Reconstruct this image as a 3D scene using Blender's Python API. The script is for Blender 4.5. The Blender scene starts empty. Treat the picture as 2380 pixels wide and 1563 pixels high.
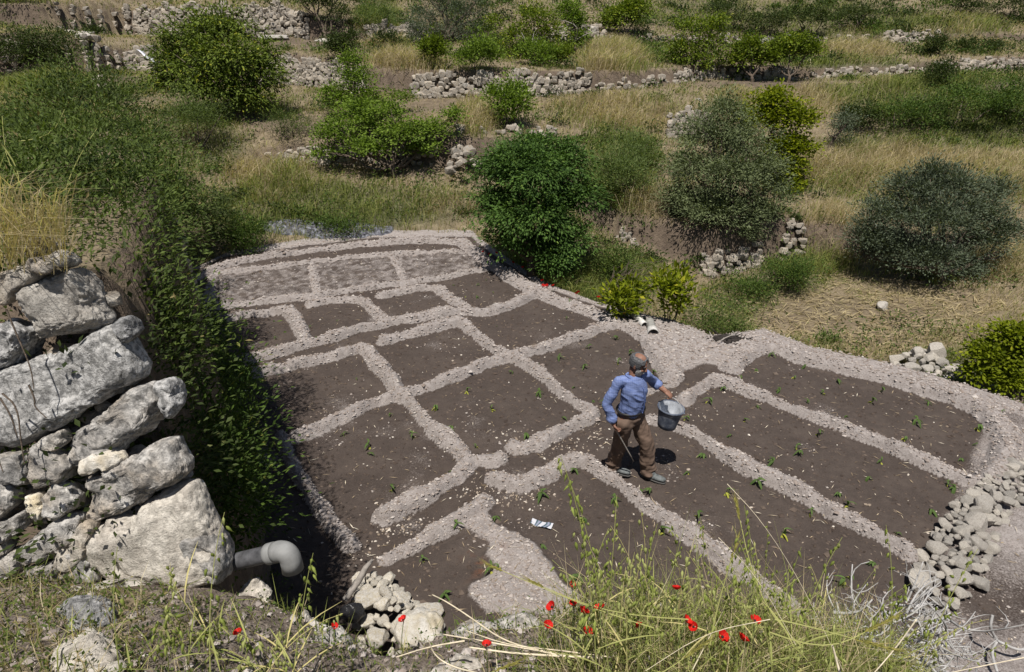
import bpy, math, random
import numpy as np
from mathutils import Vector, Matrix

# ------------------------------------------------------------------ camera, sky, sun, exposure
scene = bpy.context.scene
COL = scene.collection
CAMZ, PITCH, LENS = 4.9, math.radians(25.0), 23.0
SUN_DIR = Vector((-0.075, -0.36, 0.93)).normalized()          # towards the sun: high, behind the camera, a little to the left

cam_data = bpy.data.cameras.new("camera")
cam_data.lens = LENS; cam_data.sensor_width = 36.0; cam_data.sensor_fit = 'HORIZONTAL'
cam_data.clip_start = 0.05; cam_data.clip_end = 1000
camera = bpy.data.objects.new("camera", cam_data); COL.objects.link(camera)
camera.location = (0, 0, CAMZ); camera.rotation_euler = (math.pi / 2 - PITCH, 0, 0)
scene.camera = camera

world = bpy.data.worlds.new("World"); scene.world = world; world.use_nodes = True
wnt = world.node_tree
sky = wnt.nodes.new('ShaderNodeTexSky'); sky.sky_type = 'NISHITA'; sky.sun_disc = False
sky.sun_elevation = math.asin(SUN_DIR.z); sky.sun_rotation = math.atan2(SUN_DIR.x, SUN_DIR.y)
wnt.links.new(sky.outputs[0], wnt.nodes['Background'].inputs[0])
wnt.nodes['Background'].inputs[1].default_value = 0.05

sun_data = bpy.data.lights.new("sun", 'SUN'); sun_data.energy = 4.8; sun_data.angle = math.radians(0.53)
sun_data.color = (1.0, 0.955, 0.89)
sun = bpy.data.objects.new("sun", sun_data); COL.objects.link(sun)
sun.rotation_euler = SUN_DIR.to_track_quat('Z', 'Y').to_euler(); sun.location = (5, -8, 30)

scene.view_settings.view_transform = 'Standard'; scene.view_settings.look = 'None'
scene.view_settings.gamma = 1.0; scene.view_settings.exposure = 0.35
scene.view_settings.use_curve_mapping = False
scene.render.engine = 'CYCLES'
scene.cycles.max_bounces = 6; scene.cycles.diffuse_bounces = 3; scene.cycles.transparent_max_bounces = 4
scene.cycles.use_denoising = True

# ------------------------------------------------------------------ survey helpers: sight lines of the viewpoint <-> points of the place
FPX = 2380 * LENS / 36.0; CX, CY = 1190.0, 781.5
SP, CP = math.sin(PITCH), math.cos(PITCH)
def P(u, v, z=0.0):
    a = (u - CX) / FPX; b = (v - CY) / FPX
    d = (CAMZ - z) / (SP + CP * b)
    return np.array([a * d, d * (CP - b * SP), z])
def PD(u, v, d):
    a = (u - CX) / FPX; b = (v - CY) / FPX
    return np.array([a * d, d * (CP - b * SP), CAMZ - d * (SP + CP * b)])
def depth_of(p): return p[1] * CP + (CAMZ - p[2]) * SP
def proj(x, y, z):
    dz = CAMZ - z; d = y * CP + dz * SP
    d = np.maximum(d, 1e-3)
    return CX + FPX * x / d, CY + FPX * (dz * CP - y * SP) / d

# ------------------------------------------------------------------ noise
def _hash(ix, iy, iz, seed):
    h = (ix * 374761393 + iy * 668265263 + iz * 2147483647 + seed * 974634777).astype(np.int64)
    h = (h ^ (h >> 13)) * 1274126177
    h = h & 0x7fffffff
    h = (h ^ (h >> 16)) & 0xffff
    return h / 65535.0
def vnoise3(x, y, z, seed=0):
    x, y, z = np.broadcast_arrays(np.asarray(x, float), np.asarray(y, float), np.asarray(z, float))
    ix, iy, iz = np.floor(x).astype(np.int64), np.floor(y).astype(np.int64), np.floor(z).astype(np.int64)
    fx, fy, fz = x - ix, y - iy, z - iz
    fx, fy, fz = fx * fx * (3 - 2 * fx), fy * fy * (3 - 2 * fy), fz * fz * (3 - 2 * fz)
    r = 0
    for a in (0, 1):
        for b in (0, 1):
            for c in (0, 1):
                w = (fx if a else 1 - fx) * (fy if b else 1 - fy) * (fz if c else 1 - fz)
                r = r + w * _hash(ix + a, iy + b, iz + c, seed)
    return r * 2 - 1
def vnoise(x, y, seed=0):
    x, y = np.broadcast_arrays(np.asarray(x, float), np.asarray(y, float))
    ix, iy = np.floor(x).astype(np.int64), np.floor(y).astype(np.int64)
    fx, fy = x - ix, y - iy
    fx, fy = fx * fx * (3 - 2 * fx), fy * fy * (3 - 2 * fy)
    o = np.zeros_like(ix)
    return ((_hash(ix, iy, o, seed) * (1 - fx) + _hash(ix + 1, iy, o, seed) * fx) * (1 - fy) +
            (_hash(ix, iy + 1, o, seed) * (1 - fx) + _hash(ix + 1, iy + 1, o, seed) * fx) * fy) * 2 - 1
def fbm(x, y, octaves=4, seed=0, lac=2.03, gain=0.5):
    r = 0; a = 1.0; n = 0
    for k in range(octaves):
        r = r + a * vnoise(np.asarray(x) * lac ** k + 17.3 * k, np.asarray(y) * lac ** k - 9.1 * k, seed + k); n += a; a *= gain
    return r / n
def sstep(a, b, x):
    t = np.clip((x - a) / (b - a), 0, 1); return t * t * (3 - 2 * t)
def seg_dist(px, py, poly):
    """distance to a polyline, and the arc position 0..1"""
    best = np.full(np.shape(px), 1e9); arc = np.zeros(np.shape(px)); tot = 0; L = []
    for (a, b) in zip(poly[:-1], poly[1:]): L.append(math.hypot(b[0] - a[0], b[1] - a[1]))
    T = sum(L) or 1; s0 = 0
    for (a, b), l in zip(zip(poly[:-1], poly[1:]), L):
        dx, dy = b[0] - a[0], b[1] - a[1]
        t = np.clip(((px - a[0]) * dx + (py - a[1]) * dy) / (l * l + 1e-9), 0, 1)
        d = np.hypot(px - a[0] - t * dx, py - a[1] - t * dy)
        m = d < best
        best = np.where(m, d, best); arc = np.where(m, (s0 + t * l) / T, arc); s0 += l
    return best, arc
def in_poly(px, py, poly):
    r = np.zeros(np.shape(px), bool); n = len(poly)
    for i in range(n):
        x1, y1 = poly[i][:2]; x2, y2 = poly[(i + 1) % n][:2]
        c = ((y1 > py) != (y2 > py)) & (px < (x2 - x1) * (py - y1) / (y2 - y1 + 1e-12) + x1)
        r ^= c
    return r
def smooth_poly(pts, n=2):
    pts = [tuple(p[:2]) for p in pts]
    for _ in range(n):
        q = [pts[0]]
        for a, b in zip(pts[:-1], pts[1:]):
            q.append((a[0] * .75 + b[0] * .25, a[1] * .75 + b[1] * .25)); q.append((a[0] * .25 + b[0] * .75, a[1] * .25 + b[1] * .75))
        q.append(pts[-1]); pts = q
    return pts

# ------------------------------------------------------------------ mesh + object helpers
def mesh_np(name, verts, faces, mat=None, smooth=True, attrs=None):
    """faces: (M,3) or (M,4) int array, or list of such arrays"""
    me = bpy.data.meshes.new(name)
    verts = np.asarray(verts, np.float32).reshape(-1, 3)
    fl = faces if isinstance(faces, list) else [faces]
    fl = [np.asarray(f, np.int32) for f in fl if len(f)]
    me.vertices.add(len(verts)); me.vertices.foreach_set('co', verts.ravel())
    if fl:
        idx = np.concatenate([f.ravel() for f in fl]); cnt = np.concatenate([np.full(len(f), f.shape[1], np.int32) for f in fl])
        me.loops.add(len(idx)); me.loops.foreach_set('vertex_index', idx)
        st = np.concatenate([[0], np.cumsum(cnt)[:-1]]).astype(np.int32)
        me.polygons.add(len(cnt)); me.polygons.foreach_set('loop_start', st); me.polygons.foreach_set('loop_total', cnt)
        me.polygons.foreach_set('use_smooth', np.full(len(cnt), bool(smooth)))
    for k, a in (attrs or {}).items():
        a = np.asarray(a, np.float32)
        if a.ndim == 1:
            at = me.attributes.new(k, 'FLOAT', 'POINT'); at.data.foreach_set('value', a)
        else:
            at = me.attributes.new(k, 'FLOAT_COLOR', 'POINT')
            c = np.ones((len(a), 4), np.float32); c[:, :3] = a[:, :3]; at.data.foreach_set('color', c.ravel())
    me.update(calc_edges=True)
    if mat is not None: me.materials.append(mat)
    return me
def link(name, data, parent=None, loc=None, rot=None, scale=None):
    o = bpy.data.objects.new(name, data); COL.objects.link(o)
    if parent is not None: o.parent = parent
    if loc is not None: o.location = tuple(float(c) for c in loc)
    if rot is not None: o.rotation_euler = rot
    if scale is not None: o.scale = scale if hasattr(scale, '__len__') else (scale,) * 3
    return o
def thing(name, label, cat, loc=(0, 0, 0), group=None, rot=None):
    o = link(name, None, None, loc, rot); o.empty_display_size = 0.2
    return tag(o, label, cat, group)
def tag(o, label=None, cat=None, group=None, kind=None):
    if label: o['label'] = label
    if cat: o['category'] = cat
    if group: o['group'] = group
    if kind: o['kind'] = kind
    return o
class Geo:
    """collects pieces of one mesh"""
    def __init__(s): s.v = []; s.f3 = []; s.f4 = []; s.n = 0; s.t = []
    def add(s, v, f, tint=None):
        v = np.asarray(v, float).reshape(-1, 3); f = np.asarray(f, int)
        (s.f3 if f.shape[1] == 3 else s.f4).append(f + s.n); s.v.append(v); s.n += len(v)
        s.t.append(np.full(len(v), 0.5) if tint is None else np.broadcast_to(np.asarray(tint, float), (len(v),)))
        return s
    def mesh(s, name, mat, smooth=True):
        fs = []
        if s.f3: fs.append(np.concatenate(s.f3))
        if s.f4: fs.append(np.concatenate(s.f4))
        return mesh_np(name, np.concatenate(s.v), fs, mat, smooth, {'tint': np.concatenate(s.t)})
def tube(pts, radii, sides=6, cap=True):
    pts = np.asarray(pts, float); n = len(pts)
    radii = np.broadcast_to(np.asarray(radii, float), (n,))
    tan = np.gradient(pts, axis=0); tan /= np.linalg.norm(tan, axis=1)[:, None] + 1e-9
    ref = np.array([0, 0, 1.0]) if abs(tan[0][2]) < 0.9 else np.array([1.0, 0, 0])
    V = []
    for i in range(n):
        a = np.cross(tan[i], ref); a /= np.linalg.norm(a) + 1e-9; b = np.cross(a, tan[i]); ref = b
        ang = np.arange(sides) / sides * 2 * math.pi
        V.append(pts[i] + radii[i] * (np.cos(ang)[:, None] * a + np.sin(ang)[:, None] * b))
    V = np.concatenate(V); F = []
    for i in range(n - 1):
        for k in range(sides):
            k2 = (k + 1) % sides
            F.append((i * sides + k, i * sides + k2, (i + 1) * sides + k2, (i + 1) * sides + k))
    if cap and sides >= 3:
        for i in (0, n - 1):
            c = len(V); V = np.vstack([V, pts[i]])
            for k in range(sides):
                k2 = (k + 1) % sides
                F.append((c, i * sides + k, i * sides + k2, c) if False else (i * sides + k, i * sides + k2, c, c))
    F = np.array(F)
    return V, F
def add_tube(g, pts, radii, sides=6, tint=None, cap=True):
    V, F = tube(pts, radii, sides, cap)
    tri = F[:, 2] == F[:, 3]
    if tri.any():
        base = g.n
        g.add(V, F[~tri], tint)
        g.f3.append(F[tri][:, :3] + base)
    else: g.add(V, F, tint)
_ico = {}
def ico(sub):
    if sub == -1: return np.array([(1, 0, 0), (-1, 0, 0), (0, 1, 0), (0, -1, 0), (0, 0, 1), (0, 0, -1.)]), np.array([(0, 2, 4), (2, 1, 4), (1, 3, 4), (3, 0, 4), (2, 0, 5), (1, 2, 5), (3, 1, 5), (0, 3, 5)])
    if sub not in _ico:
        t = (1 + 5 ** .5) / 2
        v = [(-1, t, 0), (1, t, 0), (-1, -t, 0), (1, -t, 0), (0, -1, t), (0, 1, t), (0, -1, -t), (0, 1, -t), (t, 0, -1), (t, 0, 1), (-t, 0, -1), (-t, 0, 1)]
        f = [(0, 11, 5), (0, 5, 1), (0, 1, 7), (0, 7, 10), (0, 10, 11), (1, 5, 9), (5, 11, 4), (11, 10, 2), (10, 7, 6), (7, 1, 8),
             (3, 9, 4), (3, 4, 2), (3, 2, 6), (3, 6, 8), (3, 8, 9), (4, 9, 5), (2, 4, 11), (6, 2, 10), (8, 6, 7), (9, 8, 1)]
        v = [np.array(p, float) / np.linalg.norm(p) for p in v]
        for _ in range(sub):
            cache = {}; nf = []
            def mid(a, b):
                k = (min(a, b), max(a, b))
                if k not in cache:
                    m = v[a] + v[b]; v.append(m / np.linalg.norm(m)); cache[k] = len(v) - 1
                return cache[k]
            for a, b, c in f:
                ab, bc, ca = mid(a, b), mid(b, c), mid(c, a); nf += [(a, ab, ca), (b, bc, ab), (c, ca, bc), (ab, bc, ca)]
            f = nf
        _ico[sub] = (np.array(v), np.array(f))
    return _ico[sub]
def rock_geo(seed, sub=2, flat=(1, 1, 1), planes=9, rough=0.05, cut=0.72, boxy=False):
    """a faceted, worn stone of about unit radius"""
    rs = np.random.RandomState(seed); v, f = ico(sub); v = v.copy()
    n = rs.normal(size=(planes, 3)); n /= np.linalg.norm(n, axis=1)[:, None]
    n = np.vstack([n, [[0, 0, 1], [0, 0, -1]]]); d = rs.uniform(cut - .12, cut + .14, len(n))
    if boxy:
        ax = np.vstack([np.eye(3), -np.eye(3)]) + rs.normal(size=(6, 3)) * .16; n = np.vstack([ax / np.linalg.norm(ax, axis=1)[:, None], n[:4]]); d = np.concatenate([rs.uniform(.50, .66, 6), rs.uniform(.72, .9, 4)])
    for a, b in zip(n, d):
        q = v @ a; m = q > b; v[m] -= np.outer((q[m] - b) * 0.93, a)
    s = rs.uniform(-40, 40, 3)
    r = 1 + rough * 1.4 * vnoise3(v[:, 0] * 2.3 + s[0], v[:, 1] * 2.3 + s[1], v[:, 2] * 2.3 + s[2], seed)
    if sub >= 3: r = r + rough * .7 * vnoise3(v[:, 0] * 6 + s[0], v[:, 1] * 6 + s[1], v[:, 2] * 6, seed + 1)
    if sub >= 4: r = r + rough * .45 * vnoise3(v[:, 0] * 14 + s[0], v[:, 1] * 14 + s[1], v[:, 2] * 14, seed + 2)
    v *= r[:, None]; v *= np.array(flat)
    return v, f
# ------------------------------------------------------------------ materials
def srgb(r, g, b):
    f = lambda c: (c / 255 / 12.92) if c / 255 <= 0.04045 else ((c / 255 + 0.055) / 1.055) ** 2.4
    return (f(r), f(g), f(b), 1)
class NT:
    def __init__(s, name):
        s.m = bpy.data.materials.new(name); s.m.use_nodes = True; s.t = s.m.node_tree; s.bs = s.t.nodes['Principled BSDF']
        s.out = s.t.nodes['Material Output']; s.bs.inputs['Roughness'].default_value = 0.9
        s.bs.inputs['Specular IOR Level'].default_value = 0.25
    def n(s, typ, **kw):
        nd = s.t.nodes.new(typ)
        for k, v in kw.items():
            if k in nd.inputs: nd.inputs[k].default_value = v
            else: setattr(nd, k, v)
        return nd
    def l(s, a, b): s.t.links.new(a, b)
    def coord(s, which='Object'): return s.n('ShaderNodeTexCoord').outputs[which]
    def pos(s): return s.n('ShaderNodeNewGeometry').outputs['Position']
    def noise(s, scale, detail=3.0, rough=0.55, vec=None, dist=0.0):
        nd = s.n('ShaderNodeTexNoise'); nd.inputs['Scale'].default_value = scale; nd.inputs['Detail'].default_value = detail
        nd.inputs['Roughness'].default_value = rough; nd.inputs['Distortion'].default_value = dist
        if vec is not None: s.l(vec, nd.inputs['Vector'])
        return nd.outputs['Fac']
    def voro(s, scale, vec=None, feature='F1', out='Distance'):
        nd = s.n('ShaderNodeTexVoronoi'); nd.feature = feature; nd.inputs['Scale'].default_value = scale
        if vec is not None: s.l(vec, nd.inputs['Vector'])
        return nd.outputs[out]
    def attr(s, name, out='Fac'):
        nd = s.n('ShaderNodeAttribute'); nd.attribute_name = name; return nd.outputs[out]
    def ramp(s, fac, stops, interp='LINEAR'):
        nd = s.n('ShaderNodeValToRGB'); cr = nd.color_ramp; cr.interpolation = interp
        while len(cr.elements) < len(stops): cr.elements.new(0.5)
        for e, (p, c) in zip(cr.elements, stops):
            e.position = p; e.color = c if hasattr(c, '__len__') else (c, c, c, 1)
        s.l(fac, nd.inputs[0]); return nd.outputs[0]
    def mix(s, fac, a, b, mode='MIX'):
        nd = s.n('ShaderNodeMix'); nd.data_type = 'RGBA'; nd.blend_type = mode
        for sock, val in ((nd.inputs[0], fac), (nd.inputs[6], a), (nd.inputs[7], b)):
            if hasattr(val, 'is_output') or isinstance(val, bpy.types.NodeSocket): s.l(val, sock)
            else: sock.default_value = val
        return nd.outputs[2]
    def math(s, op, a, b=0.0, clamp=False):
        nd = s.n('ShaderNodeMath'); nd.operation = op; nd.use_clamp = clamp
        for sock, val in zip(nd.inputs, (a, b)):
            if isinstance(val, bpy.types.NodeSocket): s.l(val, sock)
            else: sock.default_value = val
        return nd.outputs[0]
    def base(s, c):
        if isinstance(c, bpy.types.NodeSocket): s.l(c, s.bs.inputs['Base Color'])
        else: s.bs.inputs['Base Color'].default_value = c
        return s
    def bump(s, h, strength=0.5, dist=0.02, chain=None):
        nd = s.n('ShaderNodeBump'); nd.inputs['Strength'].default_value = strength; nd.inputs['Distance'].default_value = dist
        s.l(h, nd.inputs['Height'])
        if chain is not None: s.l(chain, nd.inputs['Normal'])
        s.l(nd.outputs[0], s.bs.inputs['Normal']); return nd.outputs[0]
    def rough(s, r): s.bs.inputs['Roughness'].default_value = r; return s

def leaf_material(name, dark, light, accent=None, trans=0.35, rough=0.6, spec=0.12, hue_noise=True):
    """tint attribute 0..1 runs through dark -> light -> accent; leaves let some light through"""
    N = NT(name); t = N.attr('tint')
    stops = [(0.0, dark), (0.62, light)] + ([(0.86, light), (1.0, accent)] if accent else [])
    c = N.ramp(t, stops)
    N.base(c); N.bs.inputs['Roughness'].default_value = rough; N.bs.inputs['Specular IOR Level'].default_value = spec
    tr = N.n('ShaderNodeBsdfTranslucent'); cc = N.mix(1.0, c, (1.15, 1.25, .55, 1), 'MULTIPLY'); N.l(cc, tr.inputs[0])
    ms = N.n('ShaderNodeMixShader'); ms.inputs[0].default_value = trans
    N.l(N.bs.outputs[0], ms.inputs[1]); N.l(tr.outputs[0], ms.inputs[2]); N.l(ms.outputs[0], N.out.inputs[0])
    return N.m
def plain(name, c, rough=0.7, spec=0.3, bump=None, vary=0.0, vscale=8.0):
    N = NT(name); N.rough(rough); N.bs.inputs['Specular IOR Level'].default_value = spec
    co = N.coord()
    if vary:
        f = N.noise(vscale, 4, .6, co)
        lo = tuple(x * (1 - vary) for x in c[:3]) + (1,); hi = tuple(min(1, x * (1 + vary)) for x in c[:3]) + (1,)
        N.base(N.ramp(f, [(.3, lo), (.7, hi)]))
    else: N.base(c)
    if bump: N.bump(N.noise(bump[0], 4, .6, co), bump[1], bump[2])
    return N.m

MAT = {}
def soil_material():
    N = NT("garden_soil"); p = N.pos()
    dry = N.attr('dry'); rust = N.attr('rust'); ash = N.attr('ash')
    n1 = N.noise(1.3, 4, .6, p); n2 = N.noise(9, 4, .65, p); n3 = N.noise(55, 3, .7, p); n4 = N.noise(160, 2, .7, p)
    wet = N.ramp(N.math('ADD', N.math('MULTIPLY', n1, .6), N.math('MULTIPLY', n2, .4)), [(.32, (.040, .030, .0255, 1)), (.5, (.060, .0465, .040, 1)), (.66, (.088, .069, .058, 1))])
    wet = N.mix(N.ramp(n3, [(.35, 0.0), (.75, .55)]), wet, (.10, .076, .061, 1))
    dr = N.ramp(n2, [(.25, (.24, .207, .191, 1)), (.5, (.318, .284, .267, 1)), (.75, (.39, .356, .34, 1))])
    dr = N.mix(N.ramp(n3, [(.3, .6), (.6, 0.0)]), dr, (.165, .138, .122, 1))
    dr = N.mix(N.ramp(n4, [(.62, 0.0), (.78, .5)]), dr, (.45, .41, .37, 1))
    e = N.math('ADD', dry, N.math('MULTIPLY', N.math('SUBTRACT', n3, .5), .55))
    m = N.ramp(e, [(.33, 0.0), (.56, 1.0)])
    c = N.mix(m, wet, dr)
    c = N.mix(rust, c, (.17, .065, .03, 1))
    c = N.mix(N.math('MULTIPLY', ash, N.ramp(n2, [(.35, 0.2), (.6, 1.0)])), c, N.ramp(n3, [(.35, (.025, .025, .03, 1)), (.65, (.22, .225, .25, 1))]))
    N.base(c)
    h = N.math('ADD', N.math('MULTIPLY', n3, .6), N.math('MULTIPLY', n4, .5))
    bst = N.bump(h, .9, .022)
    return N.m
def terrain_material():
    N = NT("hillside"); p = N.pos()
    g = N.attr('green'); soil = N.attr('soil')
    n1 = N.noise(.55, 4, .6, p); n2 = N.noise(3.5, 5, .65, p); n3 = N.noise(22, 4, .7, p)
    tan = N.ramp(n2, [(.25, (.11, .085, .055, 1)), (.5, (.21, .165, .105, 1)), (.78, (.33, .27, .18, 1))])
    gr = N.ramp(n2, [(.25, (.035, .045, .02, 1)), (.55, (.07, .085, .035, 1)), (.8, (.12, .12, .06, 1))])
    br = N.ramp(n2, [(.3, (.075, .055, .042, 1)), (.7, (.16, .12, .09, 1))])
    c = N.mix(N.math('ADD', g, N.math('MULTIPLY', N.math('SUBTRACT', n1, .5), .9), True), tan, gr)
    c = N.mix(soil, c, br)
    c = N.mix(N.ramp(n3, [(.35, .4), (.55, 0.0)]), c, (.07, .055, .04, 1))
    N.base(c)
    N.bump(N.math('ADD', n3, N.math('MULTIPLY', n2, 1.5)), .8, .06)
    return N.m
def bank_material():
    N = NT("foreground_bank"); p = N.pos()
    n2 = N.noise(6, 5, .65, p); n3 = N.noise(38, 4, .7, p); n4 = N.noise(120, 3, .7, p)
    c = N.ramp(n2, [(.25, (.13, .10, .08, 1)), (.5, (.25, .205, .17, 1)), (.75, (.34, .29, .25, 1))])
    c = N.mix(N.ramp(n3, [(.40, .8), (.55, 0.0)]), c, (.085, .065, .05, 1))
    c = N.mix(N.ramp(n4, [(.6, 0.0), (.75, .7)]), c, (.5, .46, .41, 1))
    N.base(c); N.bump(N.math('ADD', n3, N.math('MULTIPLY', n4, .5)), .9, .03)
    return N.m
def stone_material(name, pale, mid, dark, scale=1.0, lichen=0.5, warm=None):
    """weathered limestone: pale crust, grey lichen, dark pits; every stone its own shade"""
    N = NT(name); co = N.coord(); oi = N.n('ShaderNodeObjectInfo').outputs['Random']
    off = N.n('ShaderNodeVectorMath'); off.operation = 'ADD'; N.l(co, off.inputs[0])
    cx = N.n('ShaderNodeCombineXYZ'); N.l(N.math('MULTIPLY', oi, 37.0), cx.inputs[0]); N.l(N.math('MULTIPLY', oi, 91.0), cx.inputs[1]); N.l(cx.outputs[0], off.inputs[1])
    v = off.outputs[0]
    a = N.noise(3.0 * scale, 5, .65, v, .4); b = N.noise(11 * scale, 5, .7, v); c3 = N.noise(40 * scale, 4, .75, v)
    c = N.ramp(a, [(.30, mid), (.60, pale)])
    if warm: c = N.mix(N.ramp(N.noise(2.0 * scale, 3, .6, v), [(.45, 0.0), (.7, .8)]), c, warm)
    c = N.mix(N.ramp(b, [(.42, lichen), (.58, 0.0)]), c, dark)
    c = N.mix(N.ramp(c3, [(.30, .75), (.45, 0.0)]), c, tuple(x * .55 for x in dark[:3]) + (1,))
    sh = N.ramp(oi, [(0.0, (.72, .72, .72, 1)), (.5, (.92, .91, .9, 1)), (1.0, (1.12, 1.1, 1.06, 1))])
    c = N.mix(1.0, c, sh, 'MULTIPLY')
    N.base(c); N.rough(.92)
    N.bump(N.math('ADD', N.math('MULTIPLY', b, .9), N.math('MULTIPLY', c3, .6)), .8, .03 / scale ** .5)
    return N.m
# ------------------------------------------------------------------ terrain of the valley side
COLS = [-300, 100, 300, 450, 650, 850, 1000, 1200, 1450, 1650, 1850, 2100, 2400, 2800]
def _bl(vs, zs): return np.array([P(u, v, z) for u, v, z in zip(COLS, vs, zs)])
_B0 = _bl([640, 640, 620, 600, 580, 564, 552, 560, 745, 790, 830, 890, 960, 1050], [0, 0, 0, 0, 0, 0, 0, 0, -.5, -.8, -.8, -.8, -.8, -.8])
_B1 = _bl([400, 400, 400, 390, 385, 388, 392, 400, 560, 640, 600, 600, 560, 560], [1.5, 1.5, 1.3, 1.1, 1.0, 1.0, 1.0, .8, 0, -.6, -.5, -.4, -.3, -.3])
H1 = np.array([0.05, .05, .1, .2, .4, .7, .85, .85, .7, 1.1, .9, .6, .3, .3])
_B3 = _bl([300, 300, 305, 310, 305, 312, 312, 315, 330, 315, 330, 335, 330, 330], [2, 2, 2.0, 1.9, 1.9, 1.9, 1.95, 1.8, 1.5, 1.35, 1.2, 1.2, 1.2, 1.2])
_B4 = _bl([270, 270, 280, 282, 275, 258, 252, 255, 240, 235, 222, 215, 190, 190], [2.6, 2.6, 2.2, 2.15, 2.15, 2.2, 2.25, 2.2, 2.35, 2.4, 2.5, 2.65, 3.0, 3.0])
_B5 = _bl([178, 178, 172, 195, 195, 215, 228, 228, 212, 190, 183, 172, 160, 160], [3.3, 3.3, 3.2, 2.8, 2.75, 2.6, 2.5, 2.5, 2.65, 2.8, 2.85, 3.1, 3.3, 3.3])
H2 = np.array([1.5, 1.5, 1.05, 1.3, 1.35, 1.0, .95, .95, .7, .6, .6, .45, .5, .5])
_B7 = np.array([PD(u, v, d) for u, v, d in zip(COLS, [70, 70, 92, 90, 82, 100, 100, 95, 100, 105, 105, 105, 105, 105], [30, 30, 35, 34, 34, 33, 33, 34, 37, 38, 38, 38, 38, 38])])
H3 = np.array([1.0, 1.0, 1.3, 1.5, 1.4, .5, .3, .3, .4, .5, .5, .5, .6, .6])
_B9 = np.array([PD(u, -60, 54) for u in COLS])
_B10 = _B9 + np.array([0, 90, 42.0])
def _up(B, h, dy=.32): return B + np.stack([0 * h, 0 * h + dy, h], 1)
BREAK = [_B0, _B1, _up(_B1, H1), _B3, _B4, _B5, _up(_B5, H2), _B7, _up(_B7, H3), _B9, _B10]
LWALL = [(-1.38, 2.2), (-2.55, 5.2), (-3.75, 7.6), (-7.15, 13.1), (-11.6, 20.0), (-15.5, 26.5)]       # foot of the tall wall left of the garden
_G = np.array([P(u, v, 0) for u, v in [(300, 660), (440, 632), (520, 596), (700, 570), (870, 551), (1095, 548), (1150, 592), (1265, 665), (1450, 728), (1560, 748), (1660, 786), (1780, 772), (1910, 818), (2110, 860), (2260, 902), (2400, 950), (2800, 1080)]])
_E = np.array([[-9, 2.6, 2.6], [-1.6, 2.5, 2.35]] + [P(*t) for t in [(700, 1435, 2.25), (870, 1525, 2.15), (1000, 1490, 2.1), (1150, 1440, 2.1), (1300, 1425, 2.05), (1500, 1440, 1.95), (1750, 1465, 1.75), (2000, 1520, 1.3), (2200, 1600, .85)]] + [[3.6, 2.9, .5], [9, 2.5, .4]])
def wall_side(x, y):
    """signed distance to the garden wall: positive on the upper terrace"""
    d, _ = seg_dist(x, y, LWALL)
    xl = np.interp(y, [p[1] for p in LWALL], [p[0] for p in LWALL])
    return np.where(x < xl, d, -d)
def H_raw(x, y):
    x = np.asarray(x, float); y = np.asarray(y, float)
    ys = [np.interp(x, B[:, 0], B[:, 1]) for B in BREAK]; zs = [np.interp(x, B[:, 0], B[:, 2]) for B in BREAK]
    for k in range(1, len(ys)): ys[k] = np.maximum(ys[k], ys[k - 1] + .05)
    z = zs[0].copy() if hasattr(zs[0], 'copy') else zs[0]
    for k in range(len(ys) - 1):
        t = np.clip((y - ys[k]) / (ys[k + 1] - ys[k]), 0, 1)
        z = z + t * (zs[k + 1] - zs[k])
    return z
def fore(x, y):
    e = np.interp(x, _E[:, 0], _E[:, 1]); ze = np.interp(x, _E[:, 0], _E[:, 2])
    n = .05 * fbm(x * 2.2, y * 2.2, 3, 5)
    near = np.minimum(ze + (e - y) * .5, 3.25 + .02 * x); far = ze - (y - e) * 1.9
    return np.where(y < e, near, far) + n
def Hg(x, y, rough=True):
    x = np.asarray(x, float); y = np.asarray(y, float)
    z = H_raw(x, y)
    g = np.interp(x, _G[:, 0], _G[:, 1])
    gm = sstep(.95, .0, y - g)
    n = (.16 * fbm(x * .35, y * .35, 3, 11) + .07 * fbm(x * 1.7, y * 1.7, 3, 12)) if rough else 0
    z = (z + n) * (1 - gm) + 0.0 * gm
    s = np.minimum(wall_side(x, y), y - 2.78)
    zl = np.interp(y, [2, 5, 10, 17, 25], [3.88, 3.7, 3.5, 3.35, 3.25]) + n
    m = sstep(-.02, .3, s)
    z = z * (1 - m) + np.maximum(z, zl) * m
    z = np.maximum(z, np.where((s < 0), fore(x, y), -9))
    return z

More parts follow.
